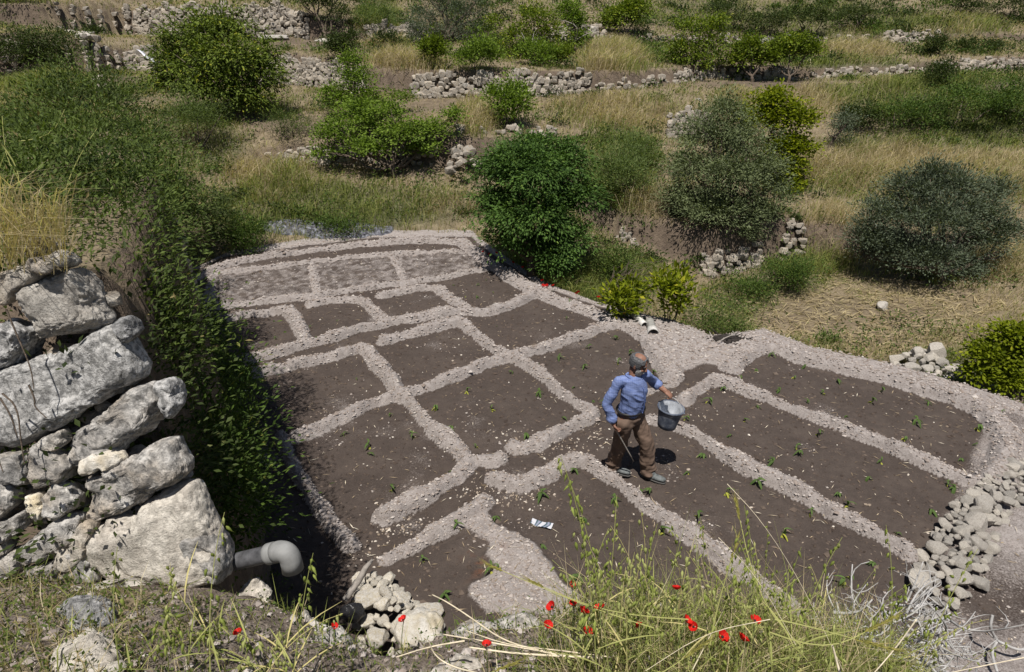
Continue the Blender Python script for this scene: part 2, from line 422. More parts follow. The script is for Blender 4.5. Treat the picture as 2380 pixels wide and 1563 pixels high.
# ------------------------------------------------------------------ garden: ridges, beds, furrows (survey points on the soil)
RIDGES = [  # (points, half width, height)
    ([(440, 650), (520, 608), (700, 582), (870, 562), (980, 555), (1085, 563)], .20, .10),
    ([(500, 634), (720, 606), (900, 588), (1060, 580)], .15, .08),
    ([(478, 712), (700, 688), (860, 663), (1000, 648), (1140, 618)], .16, .09),
    ([(722, 612), (735, 672)], .12, .06), ([(912, 592), (940, 648)], .12, .06),
    ([(492, 640), (476, 708)], .14, .07),
    ([(1075, 562), (1140, 612), (1250, 678), (1340, 710), (1440, 745), (1500, 775), (1530, 815), (1562, 872)], .27, .12),
    ([(525, 737), (600, 726), (672, 716), (690, 740), (700, 768), (712, 795)], .17, .11),
    ([(725, 703), (790, 693), (842, 692), (872, 720), (898, 744)], .16, .10),
    ([(884, 685), (938, 673), (1015, 664), (1045, 689), (1093, 719)], .17, .10),
    ([(570, 833), (712, 799), (790, 773), (901, 749), (990, 730), (1059, 719), (1116, 725), (1170, 715), (1237, 682), (1265, 680)], .18, .12),
    ([(585, 866), (700, 842), (790, 820), (848, 801), (874, 833), (901, 873), (925, 900), (941, 924)], .20, .12),
    ([(891, 788), (931, 779), (1025, 752), (1076, 742), (1103, 769), (1136, 799), (1180, 823)], .18, .12),
    ([(1180, 823), (1220, 843), (1261, 867), (1301, 907), (1348, 934), (1388, 961), (1328, 984), (1261, 1015), (1240, 1028)], .165, .11),
    ([(690, 1012), (790, 968), (857, 934), (941, 910), (1025, 884), (1109, 850), (1193, 823), (1261, 806), (1361, 769), (1430, 750)], .19, .12),
    ([(941, 912), (965, 944), (998, 984), (1045, 1021), (1080, 1050), (1090, 1072), (1062, 1104), (1020, 1131), (958, 1159), (892, 1192)], .175, .11),
    ([(1085, 1062), (1152, 1064)], .16, .10),
    ([(1148, 1107), (1180, 1119), (1224, 1121), (1260, 1102), (1314, 1071), (1361, 1061), (1405, 1092), (1462, 1139), (1529, 1186), (1590, 1226), (1700, 1302), (1790, 1368), (1840, 1405)], .165, .11),
    ([(901, 1290), (978, 1250), (1045, 1209), (1100, 1178), (1120, 1163)], .17, .10),
    ([(1587, 925), (1631, 892), (1668, 878), (1698, 887), (1748, 907), (1816, 934), (1900, 968), (1984, 996), (2060, 1030), (2152, 1070), (2219, 1098), (2285, 1118)], .17, .11),
    ([(1512, 968), (1580, 985), (1648, 1020), (1690, 1050), (1748, 1085), (1816, 1115), (1883, 1149), (1950, 1186), (2017, 1226), (2068, 1253), (2115, 1278)], .175, .11),
    ([(1700, 850), (1740, 815), (1790, 798), (1900, 840), (2000, 862), (2100, 886), (2250, 930), (2325, 975), (2350, 1060), (2310, 1110)], .26, .14),
    ([(1500, 905), (1540, 895), (1575, 885)], .09, .05),
    ([(1195, 1030), (1215, 1038)], .12, .06),
    ([(650, 1010), (690, 1100), (760, 1190), (820, 1260)], .14, .08),
]
RIDGES_W = [(smooth_poly([P(u, v, .06) for u, v in pts]), hw * .68, h) for pts, hw, h in RIDGES]
_w = lambda pts: [tuple(P(u, v, .03)[:2]) for u, v in pts]
FALLOW = _w([(497, 636), (900, 592), (1075, 578), (1135, 620), (940, 652), (735, 682), (478, 708)])
PAD = _w([(1440, 742), (1560, 752), (1660, 792), (1780, 780), (1770, 815), (1700, 850), (1640, 852), (1590, 862), (1562, 885), (1535, 840), (1500, 790)])
WEDGE = _w([(1112, 1152), (1128, 1164), (1146, 1209), (1180, 1233), (1234, 1263), (1271, 1290), (1294, 1327), (1318, 1354), (1345, 1387), (1340, 1440), (1200, 1430), (1130, 1424), (1089, 1384), (1093, 1360), (1136, 1337), (1153, 1310), (1130, 1290), (1140, 1256), (1113, 1240), (1076, 1223), (1040, 1215)])
def poly_soft(x, y, poly, soft):
    d, _ = seg_dist(x, y, poly + [poly[0]]); return sstep(-soft, soft, np.where(in_poly(x, y, poly), d, -d))
def garden_fields(x, y):
    warp = .05 * fbm(x * 4.5, y * 4.5, 4, 21, 2.03, .65); w2 = .12 * fbm(x * 1.5, y * 1.5, 3, 22)
    z = .03 * fbm(x * 2.6, y * 2.6, 3, 23) + .017 * fbm(x * 10, y * 10, 3, 24, 2.03, .7)
    best = np.full(x.shape, 9.0); rid = np.zeros(x.shape, int); hmax = np.zeros(x.shape)
    for i, (pl, hw, h) in enumerate(RIDGES_W):
        d, _ = seg_dist(x, y, pl); r = (d + warp + w2 * .6) / hw
        m = r < best; best = np.where(m, r, best); rid = np.where(m, i, rid)
        hmax = np.maximum(hmax, h * sstep(1.15, .3, r) * (1 + .35 * fbm(x * 3, y * 3, 2, 31)))
    dry = sstep(1.12, .85, best)
    lumps = fbm(x * 9, y * 9, 3, 25)
    fa = poly_soft(x, y, FALLOW, .06); pa = poly_soft(x + warp, y + w2, PAD, .08); we = poly_soft(x + warp, y + warp, WEDGE, .07)
    hmax = np.maximum(hmax, .02 * fa + fa * .03 * lumps); hmax = np.maximum(hmax, .08 * pa); hmax = np.maximum(hmax, .055 * we)
    dry = np.maximum(dry, fa * (.40 + .17 * fbm(x * 11, y * 11, 3, 28))); dry = np.maximum(dry, pa); dry = np.maximum(dry, we * (.8 + .2 * lumps))
    z = z + hmax + dry * .028 * lumps + dry * .016 * fbm(x * 20, y * 20, 2, 26) - .02 * sstep(2.2, 1.2, best) * (1 - dry)
    dry = np.maximum(dry, (1 - dry) * (.17 + .34 * fbm(x * 1.6 + 7, y * 1.6, 4, 37)))
    # trodden path beyond the rock wall, lower right
    pth = sstep(-.15, .25, x - np.interp(y, [3, 4.5, 5.6, 6.6, 7.4, 9], [2.9, 3.9, 4.55, 5.45, 6.2, 8]))
    dry = np.maximum(dry, pth * (.47 + .22 * fbm(x * 1.1, y * 1.1, 3, 29))); z = z + pth * (.05 * fbm(x * 1.5, y * 1.5, 3, 30) + .02 * fbm(x * 8, y * 8, 3, 33))
    # rim outside the far edge stays dry soil
    g = np.interp(x, _G[:, 0], _G[:, 1]); dry = np.maximum(dry, sstep(-.25, .05, y - g) * .75); dry = np.maximum(dry, .85 * sstep(-.75, -.45, y - g) * sstep(3.2, 4.2, x))
    ru = P(1135, 1308, 0); rust = .5 * sstep(-.1, .3, fbm(x * 9, y * 9, 3, 36)) * sstep(.34, .05, np.hypot((x - ru[0]), (y - ru[1]) * .9) + .12 * fbm(x * 6, y * 6, 3, 34))
    return z, np.clip(dry, 0, 1), best, rid, rust
def Hgarden(x, y):
    x = np.atleast_1d(np.asarray(x, float)); y = np.atleast_1d(np.asarray(y, float))
    return garden_fields(x, y)[0]

def build_garden():
    cs = .034
    xs = np.arange(-8.2, 8.6, cs); ys = np.arange(3.0, 17.3, cs)
    X, Y = np.meshgrid(xs, ys); z, dry, best, rid, rust = garden_fields(X, Y)
    g = np.interp(X, _G[:, 0], _G[:, 1])
    rim = sstep(.0, .3, Y - g); z = z * (1 - rim) + (Hg(X, Y) + .02 + z * .5) * rim
    nx = len(xs); idx = np.arange(X.size).reshape(X.shape)
    keep = (Y < g + .42) & (wall_side(X, Y) < .25) & (fore(X, Y) < .35)
    k4 = keep[:-1, :-1] & keep[1:, :-1] & keep[:-1, 1:] & keep[1:, 1:]
    F = np.stack([idx[:-1, :-1], idx[:-1, 1:], idx[1:, 1:], idx[1:, :-1]], -1)[k4]
    V = np.stack([X, Y, z], -1).reshape(-1, 3)
    # smooth normals of the whole sheet, so that the pieces join without a seam
    gy, gx = np.gradient(z, cs); nrm = np.stack([-gx, -gy, np.ones_like(z)], -1); nrm /= np.linalg.norm(nrm, axis=-1)[..., None]
    nrm = nrm.reshape(-1, 3)
    fb = best.ravel()[F].max(1); fr = rid.ravel()[F[:, 0]]
    own = np.where(fb < 1.05, fr, -1)
    def part(sel, name):
        f = F[sel]; used, inv = np.unique(f.ravel(), return_inverse=True)
        me = mesh_np(name, V[used], inv.reshape(-1, 4), MAT['soil'], True, {'dry': dry.ravel()[used], 'rust': rust.ravel()[used], 'ash': np.zeros(len(used))})
        me.normals_split_custom_set_from_vertices(nrm[used].tolist())
        return me
    soil = link('garden_soil', part(own == -1, 'garden_soil')); tag(soil, 'dark damp soil of the terraced vegetable garden', None, None, 'structure')
    for i in range(len(RIDGES)):
        s = own == i
        if s.sum() > 20: link('soil_ridge', part(s, 'soil_ridge'), soil)
    return soil
def build_hillside():
    t = np.linspace(-1.9, 1.9, 400); yy = np.concatenate([np.linspace(-12, 2, 15)[:-1], np.linspace(2, 18, 90)[:-1], 18 * (150 / 18) ** np.linspace(0, 1, 330)])
    # denser rows over 18..45
    yy = np.concatenate([np.linspace(-12, 2, 15)[:-1], np.linspace(2, 15, 60)[:-1], np.linspace(15, 46, 240)[:-1], np.linspace(46, 160, 30)])
    T, Y = np.meshgrid(t, yy); X = T * (np.maximum(Y, 0) + 5.0)
    Z = Hg(X, Y)
    g = np.interp(X, _G[:, 0], _G[:, 1])
    inside = sstep(.28, .0, Y - g) * sstep(-.0, -.3, wall_side(X, Y)) * sstep(.6, .1, fore(X, Y))
    Z = Z - .35 * inside - .35 * ((Y < 4) & (X > -3.4) & (X < 4.4) & (wall_side(X, Y) < 0))
    u, v = proj(X, Y, Z)
    gr, so = ground_kind(u, v, X, Y); sl = np.abs(Hg(X, Y + .2) - Hg(X, Y - .2)) / .4; so = np.maximum(so, .9 * sstep(.55, 1.1, sl))
    idx = np.arange(X.size).reshape(X.shape)
    F = np.stack([idx[:-1, :-1], idx[:-1, 1:], idx[1:, 1:], idx[1:, :-1]], -1).reshape(-1, 4)
    me = mesh_np('hillside', np.stack([X, Y, Z], -1).reshape(-1, 3), F, MAT['terrain'], True, {'green': gr.ravel(), 'soil': so.ravel()})
    return tag(link('hillside', me), 'terraced hillside of dry grass and soil behind the garden', None, None, 'structure')
def build_bank():
    cs = .03; xs = np.arange(-3.6, 4.6, cs); ys = np.arange(-1.2, 4.3, cs); X, Y = np.meshgrid(xs, ys)
    Z = fore(X, Y) + .035 * fbm(X * 7, Y * 7, 4, 41) + .018 * fbm(X * 20, Y * 20, 3, 42)
    keep = (Z > -.25) & ~((Y > 2.95) & (X < -1.9))
    idx = np.arange(X.size).reshape(X.shape)
    k4 = keep[:-1, :-1] & keep[1:, :-1] & keep[:-1, 1:] & keep[1:, 1:]
    F = np.stack([idx[:-1, :-1], idx[:-1, 1:], idx[1:, 1:], idx[1:, :-1]], -1)[k4]
    me = mesh_np('foreground_bank', np.stack([X, Y, Z], -1).reshape(-1, 3), F, MAT['bank'])
    return tag(link('foreground_bank', me), 'stony earth bank below the viewpoint, grown with weeds', None, None, 'structure')
def bank_z(x, y): return fore(np.asarray(x, float), np.asarray(y, float)) + .035 * fbm(np.asarray(x) * 7, np.asarray(y) * 7, 4, 41)

# what grows where on the hillside, as surveyed from the viewpoint: (u, v, ru, rv, amount)
GREEN = [(800, 480, 330, 60, .7), (480, 330, 110, 90, .6), (1430, 400, 90, 110, .8), (2250, 250, 330, 75, .9), (2150, 330, 260, 25, .6), (1850, 620, 120, 60, .7), (1720, 690, 90, 50, .6), (880, 40, 60, 40, .7),
         (1900, 60, 260, 70, .5), (2150, 60, 200, 40, .6), (100, 205, 110, 14, 1.0), (560, 520, 110, 50, .6), (1480, 130, 120, 40, .3), (1600, 20, 200, 40, .5), (300, 200, 100, 30, .4), (2250, 880, 200, 60, .7), (1250, 650, 130, 60, .8), (2000, 160, 200, 25, .7), (1420, 650, 120, 80, .8)]
SOIL = [(1800, 197, 180, 12, .9), (1950, 720, 240, 50, .3), (700, 290, 160, 25, .6), (1050, 245, 130, 18, .5), (950, 390, 130, 30, .5), (650, 100, 150, 16, .7), (250, 190, 60, 12, .4), (2330, 160, 80, 10, .6), (2340, 200, 90, 12, .5), (1150, 330, 100, 40, .3)]
def ground_kind(u, v, x, y):
    n = .25 * fbm(x * .5, y * .5, 3, 51)
    g = np.zeros(np.shape(u)); s = np.zeros(np.shape(u))
    for (cu, cv, ru, rv, a) in GREEN: g = np.maximum(g, a * sstep(1.25, .55, np.hypot((u - cu) / ru, (v - cv) / rv) + n))
    for (cu, cv, ru, rv, a) in SOIL: s = np.maximum(s, a * sstep(1.2, .6, np.hypot((u - cu) / ru, (v - cv) / rv) + n))
    return g, s

MAT['soil'] = soil_material(); MAT['terrain'] = terrain_material(); MAT['bank'] = bank_material()
garden_soil = build_garden(); hillside = build_hillside(); foreground_bank = build_bank()
# ------------------------------------------------------------------ stones: walls, heaps, boulders
MAT['lime'] = stone_material("limestone_foreground", (.58, .56, .53, 1), (.36, .335, .305, 1), (.10, .098, .095, 1), 2.2, .7, (.42, .345, .26, 1))
MAT['lime_dark'] = stone_material("limestone_lichen", (.56, .555, .55, 1), (.34, .335, .325, 1), (.09, .09, .088, 1), 3.0, .75)
MAT['lime_white'] = stone_material("limestone_pale", (.60, .565, .51, 1), (.42, .38, .335, 1), (.17, .155, .135, 1), 2.4, .5)
MAT['rubble'] = stone_material("limestone_wall", (.50, .465, .41, 1), (.32, .28, .235, 1), (.10, .09, .08, 1), 2.0, .5, (.44, .34, .23, 1))
MAT['heap'] = stone_material("limestone_heap", (.78, .75, .69, 1), (.60, .55, .48, 1), (.30, .25, .17, 1), 3.0, .2, (.56, .47, .30, 1))
_pool = {}
def stone_pool(matname, sub=1, n=12, rough=.05):
    k = (matname, sub)
    if k not in _pool:
        _pool[k] = [mesh_np('stone', *rock_geo(900 + i * 7 + sub, sub, rough=rough if sub < 3 else .06, cut=.62 if sub < 2 else .70, boxy=sub < 2), MAT[matname], sub > 2) for i in range(n)]
    return _pool[k]
def add_stone(parent, matname, loc, size, rng, sub=1, tilt=.35, name='stone'):
    me = rng.choice(stone_pool(matname, sub))
    o = link(name, me, parent, loc, (rng.uniform(-tilt, tilt), rng.uniform(-tilt, tilt), rng.uniform(0, 6.28) if sub > 1 else rng.choice([0, 3.1416]) + rng.uniform(-.35, .35)), size if sub > 1 else tuple(c * 1.42 for c in size))
    return o
def stuff_stones(parent, matname, locs, sizes, rng, name='small_stones', sub=0):
    g = Geo()
    for (l, s) in zip(locs, sizes):
        v, f = rock_geo(rng.randint(0, 40), sub, rough=.1); a = rng.uniform(0, 6.28); c, si = math.cos(a), math.sin(a)
        v = v * np.array(s); v = np.stack([v[:, 0] * c - v[:, 1] * si, v[:, 0] * si + v[:, 1] * c, v[:, 2]], 1) + np.asarray(l)
        g.add(v, f)
    o = link(name, g.mesh(name, MAT[matname], False), parent); o['kind'] = 'stuff'; return o
def terrace_wall(label, k, u0, u1, hscale=1.0, size=.20, seed=1, top_frac=1.0, gaps=.1, mat='rubble', lo=0.0):
    """dry stone retaining wall standing on terrace step k between two sight lines; its stones are laid in rough courses"""
    size *= .72; rng = random.Random(seed); B, Bt = BREAK[k], BREAK[k + 1]
    xa, xb = np.interp([u0, u1], COLS, B[:, 0])
    L = abs(xb - xa); n = int(L / (size * .95)); spots = []
    for i in range(n):
        x0 = xa + (i + .5) / n * (xb - xa)
        y0 = float(np.interp(x0, B[:, 0], B[:, 1])); h = float(np.interp(x0, B[:, 0], Bt[:, 2] - B[:, 2])) * hscale
        z, r = lo * h, 0
        while z < h * top_frac * (1 + .12 * math.sin(i * .7 + seed)):
            sz = size * rng.uniform(.62, 1.45); hh = sz * rng.uniform(.6, .9)
            if rng.random() > gaps:
                x = x0 + rng.uniform(-.3, .3) * size; t = (z + hh / 2) / max(h, .1)
                y = y0 + .32 * t + rng.uniform(-.05, .03) - .07
                zz = float(np.interp(x, B[:, 0], B[:, 2])) + z + hh / 2 + float(.16 * fbm(np.array(x * .35), np.array(y * .35), 3, 11)) - .03
                spots.append(((x, y, zz), (sz * .66, sz * .62, hh * .74)))
            z += hh * .86
    if not spots: return
    c = np.mean([s[0] for s in spots], axis=0)
    w = thing('stone_wall', label, 'stone wall', (c[0], c[1] - .1, min(s[0][2] for s in spots))); w['kind'] = 'thing'
    inv = np.array(w.location)
    spots.sort(key=lambda s: -s[1][0] * s[1][2])
    for l, s in spots[:290]: add_stone(w, mat, np.array(l) - inv, s, rng, 1, .18)
    if len(spots) > 290: stuff_stones(w, mat, [np.array(l) - inv for l, _ in spots[290:]], [s for _, s in spots[290:]], rng, sub=1)
    return w
def heap(label, poly_px, z0, z1, size, seed, mat='heap', cat='stone heap', sub=3, n=60, zfun=None, crest=None, name='stone_heap'):
    """loose stones thrown together: poly_px is the outline on the ground"""
    rng = random.Random(seed); pts = [P(u, v, (z0 + z1) / 2) for u, v in poly_px]; poly = [tuple(p[:2]) for p in pts]
    c = np.mean(pts, axis=0); w = thing(name, label, cat, (c[0], c[1], z0)); inv = np.array(w.location); got = []; tries = 0
    xs = [p[0] for p in poly]; ys = [p[1] for p in poly]
    while len(got) < n and tries < n * 60:
        tries += 1; x, y = rng.uniform(min(xs), max(xs)), rng.uniform(min(ys), max(ys))
        if not in_poly(np.array(x), np.array(y), poly): continue
        s = size * rng.choice([.4, .5, .6, .75, .9, 1, 1.2, 1.5])
        if any(math.hypot(x - q[0], y - q[1]) < (s + q[2]) * .37 for q in got): continue
        e = float(seg_dist(np.array(x), np.array(y), poly + [poly[0]])[0]); got.append((x, y, s))
        z = z0 + (z1 - z0) * min(1, e / .28) + rng.uniform(-.02, .03)
        add_stone(w, mat, np.array((x, y, z + s * .2)) - inv, (s * rng.uniform(.48, .66), s * rng.uniform(.42, .56), s * rng.uniform(.34, .46)), rng, sub, .5)
    return w
FACE_O = np.array([-1.66, 2.39, 2.45]); FACE_N = np.cross(np.array([1, -.05, 0.]), np.array([-.10, .40, 1.45])); FACE_N /= np.linalg.norm(FACE_N)
def on_face(u, v):
    d = PD(u, v, 1.0) - np.array([0, 0, CAMZ]); C0 = np.array([0, 0, CAMZ])
    t = ((FACE_O - C0) @ FACE_N) / (d @ FACE_N); return C0 + d * t
def unit3(a): return a / np.linalg.norm(a)
def outline_stone(outline, thick, seed, mat, sub=4, rough=.03, at=None, round_=.30, push=0.0, name='stone', parent=None):
    """a stone with a surveyed face outline, its own depth and worn edges"""
    pts = np.array([(at or on_face)(u, v) for u, v in outline]); c = pts.mean(0); pts = c + (pts - c) * 1.04
    view = c - np.array([0, 0, CAMZ]); nrm = FACE_N if at is None else -view / np.linalg.norm(view)
    if nrm @ view > 0: nrm = -nrm
    e1 = np.cross(np.array([0, 0, 1.0]), nrm); e1 /= np.linalg.norm(e1); e2 = np.cross(nrm, e1)
    q = np.stack([(pts - c) @ e1, (pts - c) @ e2], 1); ang = np.arctan2(q[:, 1], q[:, 0]); rad = np.hypot(q[:, 0], q[:, 1])
    o = np.argsort(ang); ang, rad = ang[o], rad[o]
    ang = np.concatenate([ang - 2 * math.pi, ang, ang + 2 * math.pi]); rad = np.tile(rad, 3)
    v, f = ico(sub); th = np.arctan2(v[:, 2], v[:, 0]); r = np.hypot(v[:, 0], v[:, 2])
    # straight edges between outline corners: interpolate 1/r-like by sampling the polygon finely
    fa, fr = [], []
    for a0, a1, r0, r1 in zip(ang[:-1], ang[1:], rad[:-1], rad[1:]):
        p0 = np.array([r0 * math.cos(a0), r0 * math.sin(a0)]); p1 = np.array([r1 * math.cos(a1), r1 * math.sin(a1)])
        for t in np.linspace(0, 1, 6)[:-1]:
            p = p0 * (1 - t) + p1 * t; a = a0 + (a1 - a0) * t; fa.append(a); fr.append(math.hypot(*p))
    R = np.interp(th, fa, fr); rho = r ** round_
    s = np.random.RandomState(seed).uniform(-30, 30, 3)
    dep = np.sign(v[:, 1]) * np.abs(v[:, 1]) ** .75 * thick
    if at is None: R = R * (1 - .42 * np.clip(v[:, 1], 0, 1)); dep = np.where(dep < 0, dep * .55, dep * .8)
    w = np.outer(R * rho * np.cos(th), e1) + np.outer(R * rho * np.sin(th), e2) + np.outer(-dep, nrm)
    sc = 1 / max(.05, rad.mean())
    m = np.linalg.norm(w, axis=1)[:, None] + 1e-6
    rough = rough * min(1.0, rad.mean() / .16)
    disp = rough * (1.5 * vnoise3(*(w * sc * 1.3 + s).T, seed) + .8 * vnoise3(*(w * sc * 3.2 + s).T, seed + 1) - 1.0 * np.abs(vnoise3(*(w * sc * 2.6 - s).T, seed + 4)) - .55 * np.abs(vnoise3(*(w * sc * 6.5 + s).T, seed + 2)) + .3 * vnoise3(*(w * sc * 16 + s).T, seed + 3) + .2 * vnoise3(*(w * sc * 36 + s).T, seed + 5))
    w = w + (w / m) * disp[:, None] + np.outer(disp * .8, nrm)
    c = c + unit3(view) * thick * (1 - push)
    me = mesh_np(name, w, f, MAT[mat], True)
    # winding
    o = link(name, me, parent, c if parent is None else c - np.array(parent.location)); return o
Z4 = lambda pts: [(x * .336, 520.6 + y * .336) for x, y in pts]
ZB = lambda pts: [(x * .336, 1041.3 + y * .336) for x, y in pts]
def wall_end():
    w = thing('stone_wall', 'big lichen-grey limestone blocks of the wall end beside the pipe', 'stone wall', (-1.9, 2.45, 2.35)); w['kind'] = 'thing'
    S = [  # outline, thickness, material
        (Z4([(165, 450), (340, 350), (590, 300), (660, 370), (720, 560), (775, 660), (700, 720), (400, 775), (290, 795), (210, 640)]), .20, 'lime_white'),
        (Z4([(-60, 690), (120, 655), (225, 740), (205, 880), (170, 955), (-60, 1000)]), .2, 'lime_dark'),
        (Z4([(-60, 1010), (180, 945), (400, 870), (620, 790), (800, 690), (870, 700), (960, 800), (1055, 960), (1040, 1050), (880, 1135), (640, 1275), (400, 1400), (180, 1525), (60, 1495), (40, 1300), (-60, 1150)]), .25, 'lime_dark'),
        (Z4([(470, 1530), (640, 1360), (850, 1200), (1080, 1080), (1185, 1170), (1170, 1265), (1080, 1375), (900, 1480), (860, 1580), (680, 1625), (500, 1630)]), .22, 'lime'),
        (ZB([(640, 180), (760, 150), (880, 50), (1000, 0), (1130, -70), (1260, -90), (1345, 80), (1345, 150), (1150, 265), (900, 425), (700, 492), (650, 440), (655, 300)]), .24, 'lime'),
        (ZB([(690, 530), (1000, 405), (1200, 235), (1380, 195), (1450, 330), (1530, 500), (1600, 700), (1615, 860), (1400, 890), (1100, 905), (850, 905), (690, 840), (645, 700), (650, 610)]), .26, 'lime_white'),
        (ZB([(0, 150), (60, 30), (200, 15), (255, 150), (230, 245), (60, 225)]), .14, 'lime'), (ZB([(225, 30), (300, -45), (420, -10), (535, 80), (525, 205), (300, 255), (250, 180)]), .15, 'lime'),
        (ZB([(-60, 215), (130, 285), (145, 370), (0, 495), (-60, 500)]), .14, 'lime'), (ZB([(200, 320), (280, 305), (325, 400), (280, 505), (228, 440)]), .08, 'heap'),
        (ZB([(318, 330), (400, 230), (510, 238), (572, 330), (560, 405), (430, 475), (350, 440)]), .13, 'lime'), (ZB([(-40, 590), (120, 470), (225, 405), (212, 480), (80, 625), (-40, 650)]), .12, 'lime'),
        (ZB([(155, 715), (260, 600), (380, 520), (612, 440), (600, 505), (480, 685), (370, 765), (210, 795)]), .15, 'lime'),
        (Z4([(275, 1520), (440, 1420), (475, 1500), (400, 1560)]), .1, 'lime'), (ZB([(560, 90), (700, 40), (860, 20), (880, 60), (700, 140), (580, 180)]), .1, 'heap'),
        (Z4([(-60, 1180), (30, 1260), (50, 1500), (-60, 1540)]), .16, 'lime_dark'), (ZB([(620, 500), (690, 500), (650, 620), (640, 760), (480, 830), (420, 790)]), .12, 'rubble'),
        (Z4([(800, 690), (900, 640), (960, 760), (900, 820)]), .12, 'lime_dark'), (Z4([(1090, 1080), (1180, 1060), (1260, 1250), (1200, 1330)]), .14, 'lime_dark'),
        (ZB([(1300, 560), (1420, 540), (1540, 640), (1600, 790), (1560, 900), (1380, 890), (1320, 760)]), .2, 'lime'),
        (ZB([(-60, 800), (60, 700), (160, 690), (200, 800), (60, 900), (-60, 900)]), .14, 'lime'), (ZB([(200, 830), (330, 790), (470, 800), (480, 920), (300, 960), (200, 920)]), .12, 'lime'), (ZB([(-60, 640), (60, 630), (90, 690), (0, 760), (-60, 760)]), .1, 'lime'), (ZB([(480, 700), (640, 640), (660, 800), (700, 900), (560, 960), (470, 860)]), .12, 'lime'),
        (Z4([(60, 330), (330, 330), (180, 440), (60, 560), (-40, 540), (-40, 380)]), .12, 'rubble'),
    ]
    for i, (ol, th, m) in enumerate(S): outline_stone(ol, th, 100 + i, m, 5 if i < 6 else 4, .016 if i < 6 else .012, parent=w, push=.25)
    # earth and small stones packed behind the face
    rng = random.Random(5); locs, sz = [], []
    for i in range(120):
        pv = rng.uniform(700, 1370); p = on_face(rng.uniform(-60, 170 + (pv - 640) * .42), pv); locs.append(p + np.array([0, .20, 0]) - np.array(w.location)); s = rng.uniform(.03, .09); sz.append((s, s, s * .7))
    stuff_stones(w, 'rubble', locs, sz, rng, 'packing_stones', 1)
    return w
def ground_at(u, v, z0):
    """point of a sight line on the foreground bank"""
    p = P(u, v, z0)
    for _ in range(12): p = P(u, v, float(bank_z(p[0], p[1])) * .6 + p[2] * .4)
    return p
def boulder(label, outline, z, thick, seed, mat, name='boulder', cat='boulder', sub=4, rough=.02, depth=None):
    c = np.mean(outline, axis=0)
    d = depth or depth_of(P(c[0], c[1], z))
    o = outline_stone(outline, thick, seed, mat, sub, rough, at=lambda u, v: PD(u, v, d), name=name, push=.6)
    return tag(o, label, cat)
